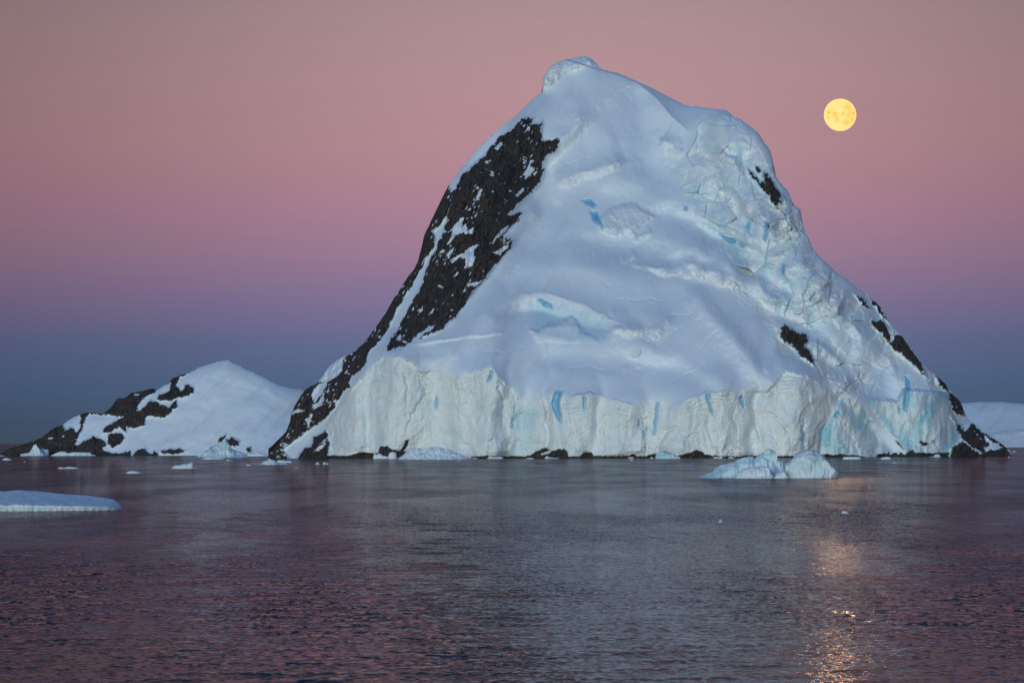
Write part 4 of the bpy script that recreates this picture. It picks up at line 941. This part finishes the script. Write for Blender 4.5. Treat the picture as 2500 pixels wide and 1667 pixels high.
k1 = lambda p: crop(p, 0, 1060, 7.84)
k2 = lambda p: crop(p, 280, 1060, 7.84)
k3 = lambda p: crop(p, 560, 1030, 7.84)
k4 = lambda p: crop(p, 850, 1030, 5.88)
k5 = lambda p: crop(p, 1250, 1060, 5.227)
k6 = lambda p: crop(p, 2050, 1050, 5.227)
k7 = lambda p: crop(p, 1690, 1070, 6.19)
k8 = lambda p: crop(p, 1600, 1180, 2.613)
NEARSHORE = 'small pieces of ice floating along the shore'
OPEN = 'pieces of ice drifting on the open water'
FLOATS = [  # name, outline, waterline row, depth, shape, ice, blue, label, category, group
    ('ice_floe', [(-190, 1243), (-170, 1205), (-80, 1199), (0, 1200), (28, 1197), (60, 1199), (110, 1203), (145, 1207), (200, 1210), (245, 1215), (272, 1220), (284, 1229), (294, 1238), (296, 1243)], 1244.5, 0.62, 'slab', 0.25, 0.14, 'flat snow topped ice floe with a dark undercut edge at the left', 'ice floe', None),
    ('iceberg', k1([(388, 410), (400, 375), (550, 345), (600, 280), (625, 210), (660, 185), (690, 182), (720, 230), (770, 275), (800, 330), (850, 380), (900, 412)]), 1112.4, 0.5, 'wedge', 0.5, 0.10, 'white iceberg with a sharp pyramid peak before the black rock point', 'iceberg', None),
    ('iceberg', k1([(740, 408), (780, 270), (830, 262), (870, 290), (930, 280), (945, 340), (935, 408)]), 1112.2, 0.8, 'round', 0.6, 0.35, 'blue ice block tucked against the right of the pyramid iceberg', 'iceberg', None),
    ('iceberg', k1([(960, 408), (1050, 370), (1130, 330), (1210, 318), (1270, 335), (1300, 355), (1420, 335), (1500, 335), (1600, 340), (1735, 345), (1750, 380), (1830, 400), (1840, 408)]), 1112.2, 0.3, 'cliff', 0.6, 0.28, 'long low iceberg with a blue hollow below the island rocks', 'iceberg', None),
    ('ice_chunk', k1([(275, 392), (290, 350), (330, 345), (360, 360), (395, 335), (400, 392)]), 1110.5, 0.6, 'round', 0.3, 0.0, 'small white ice lump at the foot of the black rock point', 'ice chunk', NEARSHORE),
    ('ice_chunk', k1([(-60, 415), (0, 400), (60, 402), (110, 415)]), 1112.8, 0.5, 'round', 0.4, 0.05, 'flat strip of ice at the picture edge beside the black rock point', 'ice chunk', NEARSHORE),
    ('ice_chunk', k1([(40, 490), (65, 465), (120, 448), (170, 462), (240, 490)]), 1122.5, 0.5, 'round', 0.4, 0.08, 'low white ice piece floating in front of the black rock point', 'ice chunk', OPEN),
    ('ice_chunk', k1([(445, 532), (470, 518), (505, 532)]), 1127.8, 0.6, 'round', 0.4, 0.05, 'tiny ice speck below the pyramid iceberg', 'ice chunk', OPEN),
    ('ice_chunk', k1([(1100, 657), (1140, 625), (1190, 628), (1220, 640), (1300, 617), (1400, 622), (1500, 640), (1505, 655)]), 1143.6, 0.4, 'round', 0.5, 0.15, 'long thin ice piece drifting between island and flat floe', 'ice chunk', OPEN),
    ('ice_chunk', k2([(215, 745), (250, 710), (310, 705), (340, 688), (370, 705), (420, 695), (460, 725), (520, 742)]), 1155.0, 0.5, 'round', 0.5, 0.12, 'small two humped ice piece, the nearest left of the blue tilted chunk', 'ice chunk', OPEN),
    ('iceberg', k2([(1085, 655), (1110, 625), (1150, 585), (1250, 585), (1290, 570), (1370, 555), (1440, 550), (1470, 530), (1515, 535), (1530, 580), (1505, 655)]), 1143.7, 0.5, 'cliff', 0.6, 0.24, 'tilted blue iceberg fragment with an upswept right end', 'iceberg', OPEN),
    ('ice_chunk', k2([(1480, 650), (1530, 635), (1600, 648)]), 1142.9, 0.5, 'round', 0.5, 0.1, 'flat scrap of ice touching the tilted blue fragment', 'ice chunk', OPEN),
    ('iceberg', k2([(1565, 470), (1580, 400), (1640, 400), (1690, 370), (1700, 320), (1790, 290), (1820, 235), (1900, 200), (2000, 190), (2070, 140), (2110, 118), (2170, 155), (2230, 240), (2260, 280), (2330, 310), (2400, 330), (2500, 370), (2550, 420), (2580, 440)]), 1116.5, 0.6, 'wedge', 0.55, 0.26, 'pale blue iceberg with a high rounded hump below the island snow', 'iceberg', None),
    ('ice_foot', k2([(1635, 478), (1700, 455), (1830, 415), (1900, 440), (2040, 440), (2130, 475)]), 1121.0, 0.6, 'round', 0.5, 0.12, 'flat ice apron in front of the pale blue humped iceberg', 'ice floe', None),
    ('ice_chunk', k2([(2140, 480), (2200, 492), (2290, 505)]), 1124.3, 0.5, 'round', 0.4, 0.05, 'thin sliver of ice just right of the humped iceberg', 'ice chunk', OPEN),
    ('ice_chunk', k2([(310, 405), (360, 375), (410, 355), (460, 375), (500, 365), (560, 365), (570, 385), (700, 390), (720, 405)]), 1111.6, 0.4, 'round', 0.5, 0.12, 'row of low ice lumps under the small island rocks', 'ice chunk', NEARSHORE),
    ('ice_chunk', k2([(800, 402), (820, 345), (870, 340), (920, 375), (1000, 365), (1070, 370), (1100, 402)]), 1111.3, 0.4, 'round', 0.45, 0.06, 'pointed white ice lump under the long island shore rock', 'ice chunk', NEARSHORE),
    ('ice_chunk', k2([(1120, 402), (1170, 350), (1230, 375), (1350, 370), (1460, 380), (1560, 402)]), 1111.3, 0.35, 'round', 0.3, 0.02, 'low whitish ice foot between shore rock and humped iceberg', 'ice chunk', NEARSHORE),
    ('ice_floe', k3([(200, 655), (260, 600), (330, 585), (450, 590), (560, 575), (700, 620), (760, 640)]), 1113.2, 0.3, 'round', 0.5, 0.14, 'long bluish ice foot between humped iceberg and the rock ridge', 'ice floe', NEARSHORE),
    ('ice_chunk', k3([(820, 668), (850, 632), (880, 655), (940, 620), (965, 665)]), 1115.2, 0.6, 'round', 0.3, 0.02, 'two small white ice teeth at the foot of the rock ridge', 'ice chunk', NEARSHORE),
    ('ice_chunk', k3([(960, 668), (1010, 635), (1080, 620), (1180, 635), (1260, 640), (1330, 665)]), 1115.2, 0.4, 'round', 0.5, 0.2, 'bluish ice lump under the snow ramp beside the rock ridge', 'ice chunk', NEARSHORE),
    ('iceberg', k3([(540, 808), (620, 785), (650, 750), (750, 715), (705, 690), (760, 685), (800, 710), (880, 735), (910, 770), (930, 812), (1000, 770), (1080, 790), (1120, 812)]), 1133.8, 0.5, 'wedge', 0.5, 0.16, 'jagged white iceberg fragment with a low tail, off the rock ridge', 'iceberg', OPEN),
    ('ice_chunk', k3([(910, 775), (930, 725), (1010, 725), (1100, 740), (1170, 730), (1200, 770), (1230, 778)]), 1129.3, 0.5, 'round', 0.5, 0.18, 'flat ice piece right behind the jagged white fragment', 'ice chunk', OPEN),
    ('ice_chunk', k3([(310, 835), (330, 812), (380, 808), (415, 832)]), 1136.5, 0.5, 'round', 0.4, 0.04, 'small oval ice piece left of the jagged white fragment', 'ice chunk', OPEN),
    ('ice_chunk', k3([(1635, 808), (1690, 755), (1730, 805)]), 1133.2, 0.8, 'wedge', 0.4, 0.06, 'small pointed ice piece, left one of a close trio off the rock spur', 'ice chunk', OPEN),
    ('ice_chunk', k3([(1780, 808), (1800, 770), (1835, 750), (1840, 808)]), 1133.2, 0.8, 'wedge', 0.4, 0.06, 'slim pointed ice piece, middle one of a close trio off the rock spur', 'ice chunk', OPEN),
    ('ice_chunk', k3([(1838, 808), (1875, 765), (1905, 806)]), 1133.2, 0.8, 'wedge', 0.4, 0.06, 'blunt ice piece, right one of a close trio off the rock spur', 'ice chunk', OPEN),
    ('ice_chunk', k3([(1235, 885), (1290, 872), (1340, 884)]), 1142.8, 0.5, 'round', 0.4, 0.04, 'thin flat scrap of ice midway to the pointed trio', 'ice chunk', OPEN),
    ('ice_chunk', k3([(1600, 692), (1640, 672), (1700, 678), (1760, 690)]), 1118.2, 0.4, 'round', 0.4, 0.04, 'flat white ice strip below the dark rock spur', 'ice chunk', NEARSHORE),
    ('ice_chunk', k3([(1880, 698), (1930, 668), (1985, 696)]), 1118.8, 0.6, 'round', 0.3, 0.02, 'white ice lump at the left corner of the ice cliff', 'ice chunk', NEARSHORE),
    ('ice_chunk', k4([(235, 520), (280, 492), (330, 495), (358, 520)]), 1118.5, 0.6, 'round', 0.4, 0.04, 'white ice dome in the dark gap under the left ice cliff', 'ice chunk', NEARSHORE),
    ('ice_chunk', k4([(355, 525), (372, 445), (400, 470), (450, 445), (500, 480), (570, 490), (600, 525)]), 1119.3, 0.5, 'round', 0.4, 0.04, 'two humped white ice block in front of the brown shore rock', 'ice chunk', NEARSHORE),
    ('ice_chunk', k4([(565, 530), (590, 440), (640, 425), (690, 440), (700, 530)]), 1119.8, 0.8, 'cliff', 0.3, 0.03, 'round topped white ice block before the horned shore rock', 'ice chunk', NEARSHORE),
    ('iceberg', k4([(690, 535), (760, 490), (820, 450), (860, 375), (950, 365), (1100, 372), (1240, 350), (1350, 368), (1500, 410), (1600, 450), (1700, 490), (1760, 530)]), 1121.0, 0.4, 'wedge', 0.4, 0.14, 'wide low bluish ice apron at the foot of the left ice cliff', 'iceberg', None),
    ('ice_chunk', k4([(1550, 560), (1600, 553), (1645, 562)]), 1125.4, 0.5, 'round', 0.4, 0.03, 'thin ice scrap floating off the wide low ice apron', 'ice chunk', OPEN),
    ('ice_chunk', k4([(1770, 520), (1820, 508), (1860, 520)]), 1119.0, 0.5, 'round', 0.4, 0.03, 'flat ice bit in the dark gap right of the wide apron', 'ice chunk', NEARSHORE),
    ('ice_chunk', k4([(1995, 522), (2030, 480), (2080, 500), (2200, 495), (2230, 522)]), 1119.2, 0.5, 'round', 0.4, 0.03, 'pointed ice piece under the grey bulge of the ice cliff', 'ice chunk', NEARSHORE),
    ('ice_chunk', k5([(180, 312), (200, 300), (260, 298), (290, 312)]), 1119.6, 0.5, 'round', 0.4, 0.03, 'small pair of white bits left of the rounded brown shore rocks', 'ice chunk', NEARSHORE),
    ('ice_chunk', k5([(415, 306), (440, 268), (480, 290), (600, 302), (605, 308)]), 1119.0, 0.5, 'wedge', 0.4, 0.06, 'fin shaped white ice piece before the rounded brown shore rocks', 'ice chunk', NEARSHORE),
    ('ice_chunk', k5([(1480, 304), (1490, 290), (1545, 290), (1560, 304)]), 1118.3, 0.6, 'round', 0.4, 0.03, 'white bit of ice just left of the bright blue iceberg', 'ice chunk', NEARSHORE),
    ('ice_chunk', k5([(1500, 332), (1525, 315), (1555, 330)]), 1123.6, 0.6, 'round', 0.3, 0.0, 'bright white speck of ice left of the bright blue iceberg, out from shore', 'ice chunk', OPEN),
    ('ice_chunk', k5([(1755, 304), (1785, 286), (1810, 304)]), 1118.3, 0.6, 'round', 0.3, 0.02, 'white ice lump touching the left end of the bright blue iceberg', 'ice chunk', NEARSHORE),
    ('iceberg', k5([(1822, 310), (1835, 260), (1880, 220), (1930, 200), (1990, 225), (2080, 255), (2140, 285), (2155, 310)]), 1119.5, 0.6, 'round', 0.6, 0.45, 'small bright blue iceberg under the middle of the ice cliff', 'iceberg', None),
    ('ice_chunk', k7([(310, 297), (340, 275), (400, 280), (440, 262), (470, 295)]), 1118.0, 0.5, 'round', 0.3, 0.02, 'white lumps of ice in the gap left of the large double iceberg', 'ice chunk', NEARSHORE),
    ('ice_chunk', k7([(535, 297), (580, 272), (645, 295)]), 1118.0, 0.5, 'round', 0.3, 0.02, 'white ice mound directly above the ridge of the large double iceberg', 'ice chunk', NEARSHORE),
    ('ice_floe', k6([(35, 372), (45, 340), (110, 335), (265, 338), (270, 372)]), 1121.0, 0.4, 'cliff', 0.5, 0.2, 'flat topped bluish floe right of the large double iceberg', 'ice floe', OPEN),
    ('ice_chunk', k6([(515, 372), (540, 345), (600, 335), (655, 345), (658, 372)]), 1121.0, 0.5, 'round', 0.5, 0.12, 'white block of ice below the right hand snow gully', 'ice chunk', OPEN),
    ('ice_chunk', k6([(650, 420), (700, 408), (735, 420)]), 1130.3, 0.5, 'round', 0.4, 0.05, 'small ice scrap farther out below the right hand snow gully', 'ice chunk', OPEN),
    ('ice_chunk', k6([(845, 335), (880, 310), (940, 295), (990, 310), (1005, 335)]), 1114.0, 0.5, 'round', 0.5, 0.2, 'bluish lump of ice at the mouth of the right hand snow gully', 'ice chunk', NEARSHORE),
    ('ice_chunk', k6([(1120, 342), (1210, 330), (1220, 300), (1270, 305), (1290, 338)]), 1115.2, 0.5, 'round', 0.5, 0.2, 'ice lump with a flat tail below the right bluish cliff', 'ice chunk', NEARSHORE),
    ('ice_chunk', k6([(1350, 320), (1380, 298), (1470, 292), (1480, 320)]), 1111.0, 0.5, 'round', 0.4, 0.1, 'grey white ice block beside the right black rock point', 'ice chunk', NEARSHORE),
    ('ice_chunk', k6([(1420, 330), (1500, 318), (1520, 330)]), 1113.0, 0.5, 'round', 0.4, 0.05, 'thin ice strip below the grey white block by the black rock point', 'ice chunk', NEARSHORE),
    ('ice_floe', k6([(1880, 325), (1900, 312), (2010, 303), (2025, 325)]), 1112.2, 0.4, 'round', 0.5, 0.1, 'flat white floe in front of the right black rock point', 'ice floe', OPEN),
    ('ice_chunk', k6([(2195, 282), (2225, 250), (2265, 282)]), 1104.0, 0.7, 'wedge', 0.5, 0.15, 'small pale ice lump off the tip of the right black rock point', 'ice chunk', OPEN),
    ('ice_chunk', k6([(2140, 345), (2160, 332), (2175, 345)]), 1116.0, 0.7, 'round', 0.4, 0.05, 'tiny ice speck below the tip of the right black rock point', 'ice chunk', OPEN),
    ('ice_chunk', k8([(368, 250), (400, 245), (412, 222), (425, 232), (435, 250)]), 1275.7, 0.8, 'wedge', 0.5, 0.3, 'small blue pointed bit of ice alone on the near water', 'ice chunk', OPEN),
    ('ice_chunk', k8([(1185, 190), (1200, 172), (1225, 180), (1232, 190)]), 1252.7, 0.8, 'round', 0.6, 0.3, 'small blue bit of ice in the moonlight path', 'ice chunk', OPEN),
]
for i, (nm, top, wy, dep, shp, ic, bl, lab, cat, grp) in enumerate(FLOATS):
    big = nm == 'ice_floe' and i == 0
    dy_ = -(0.5 * dep * (top[-1][0] - top[0][0]) * 0.24 + 4) if wy < 1121 else 0.0      # afloat just clear of the shore
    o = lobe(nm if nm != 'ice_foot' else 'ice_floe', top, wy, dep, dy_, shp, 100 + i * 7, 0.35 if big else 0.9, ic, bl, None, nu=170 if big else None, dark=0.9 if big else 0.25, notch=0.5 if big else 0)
    tag(o, lab, cat, grp)


# ------------------------------------------------------------------ the moon
def moon():
    D = 20000.0; c = ray(np.array(2051.0), np.array(281.0), D); rad = 39.3 / F * D
    nu, nv = 96, 48
    ph = np.linspace(0, 2 * np.pi, nu); th = np.linspace(0, np.pi, nv)
    A, B = np.meshgrid(ph, th, indexing='ij')
    P = np.stack([np.sin(B) * np.cos(A), np.sin(B) * np.sin(A), np.cos(B)], -1)
    x, y = P[..., 0], P[..., 2]
    m = np.zeros(x.shape)
    for sx, sy, r in [(-.72, .08, .13), (-.42, -.05, .2), (-.25, -.36, .17), (.35, .42, .2), (.52, .28, .15), (.76, 0, .2), (.72, -.3, .2), (.35, -.55, .22), (.1, 0, .12), (.5, -.1, .22), (-.78, -.22, .08), (-.5, .28, .08)]:
        m = np.maximum(m, (P[..., 1] < 0) * (1 - sstep(r * .25, r * 1.6, np.hypot(x - sx, y - sy) + .07 * noise(x * 6, y * 6, 5))))
    m = np.clip(0.75 * m + 0.30 * fbm(x * 3.2, y * 3.2, 9, 4), 0, 1) * np.clip((1 - np.hypot(x, y)) * 9, 0, 1)
    M = Mat('moonlit_surface')
    for n in list(M.N):
        if n.type in ('BSDF_PRINCIPLED',): M.N.remove(n)
    em = M.N.new('ShaderNodeEmission'); em.inputs[1].default_value = 1.0
    M.L.new(M.mix(M.attr('maria'), (2.0, 0.83, 0.30, 1), (1.8, 0.60, 0.10, 1)), em.inputs[0])
    M.L.new(em.outputs[0], M.N['Material Output'].inputs[0])
    o = build_mesh('moon', P.reshape(-1, 3) * rad, grid_faces(nu, nv)[:, ::-1], M.m, None, None, {'maria': m}); o.location = tuple(c)
    tag(o, 'full yellow moon with orange patches in the pink sky', 'moon')


moon()
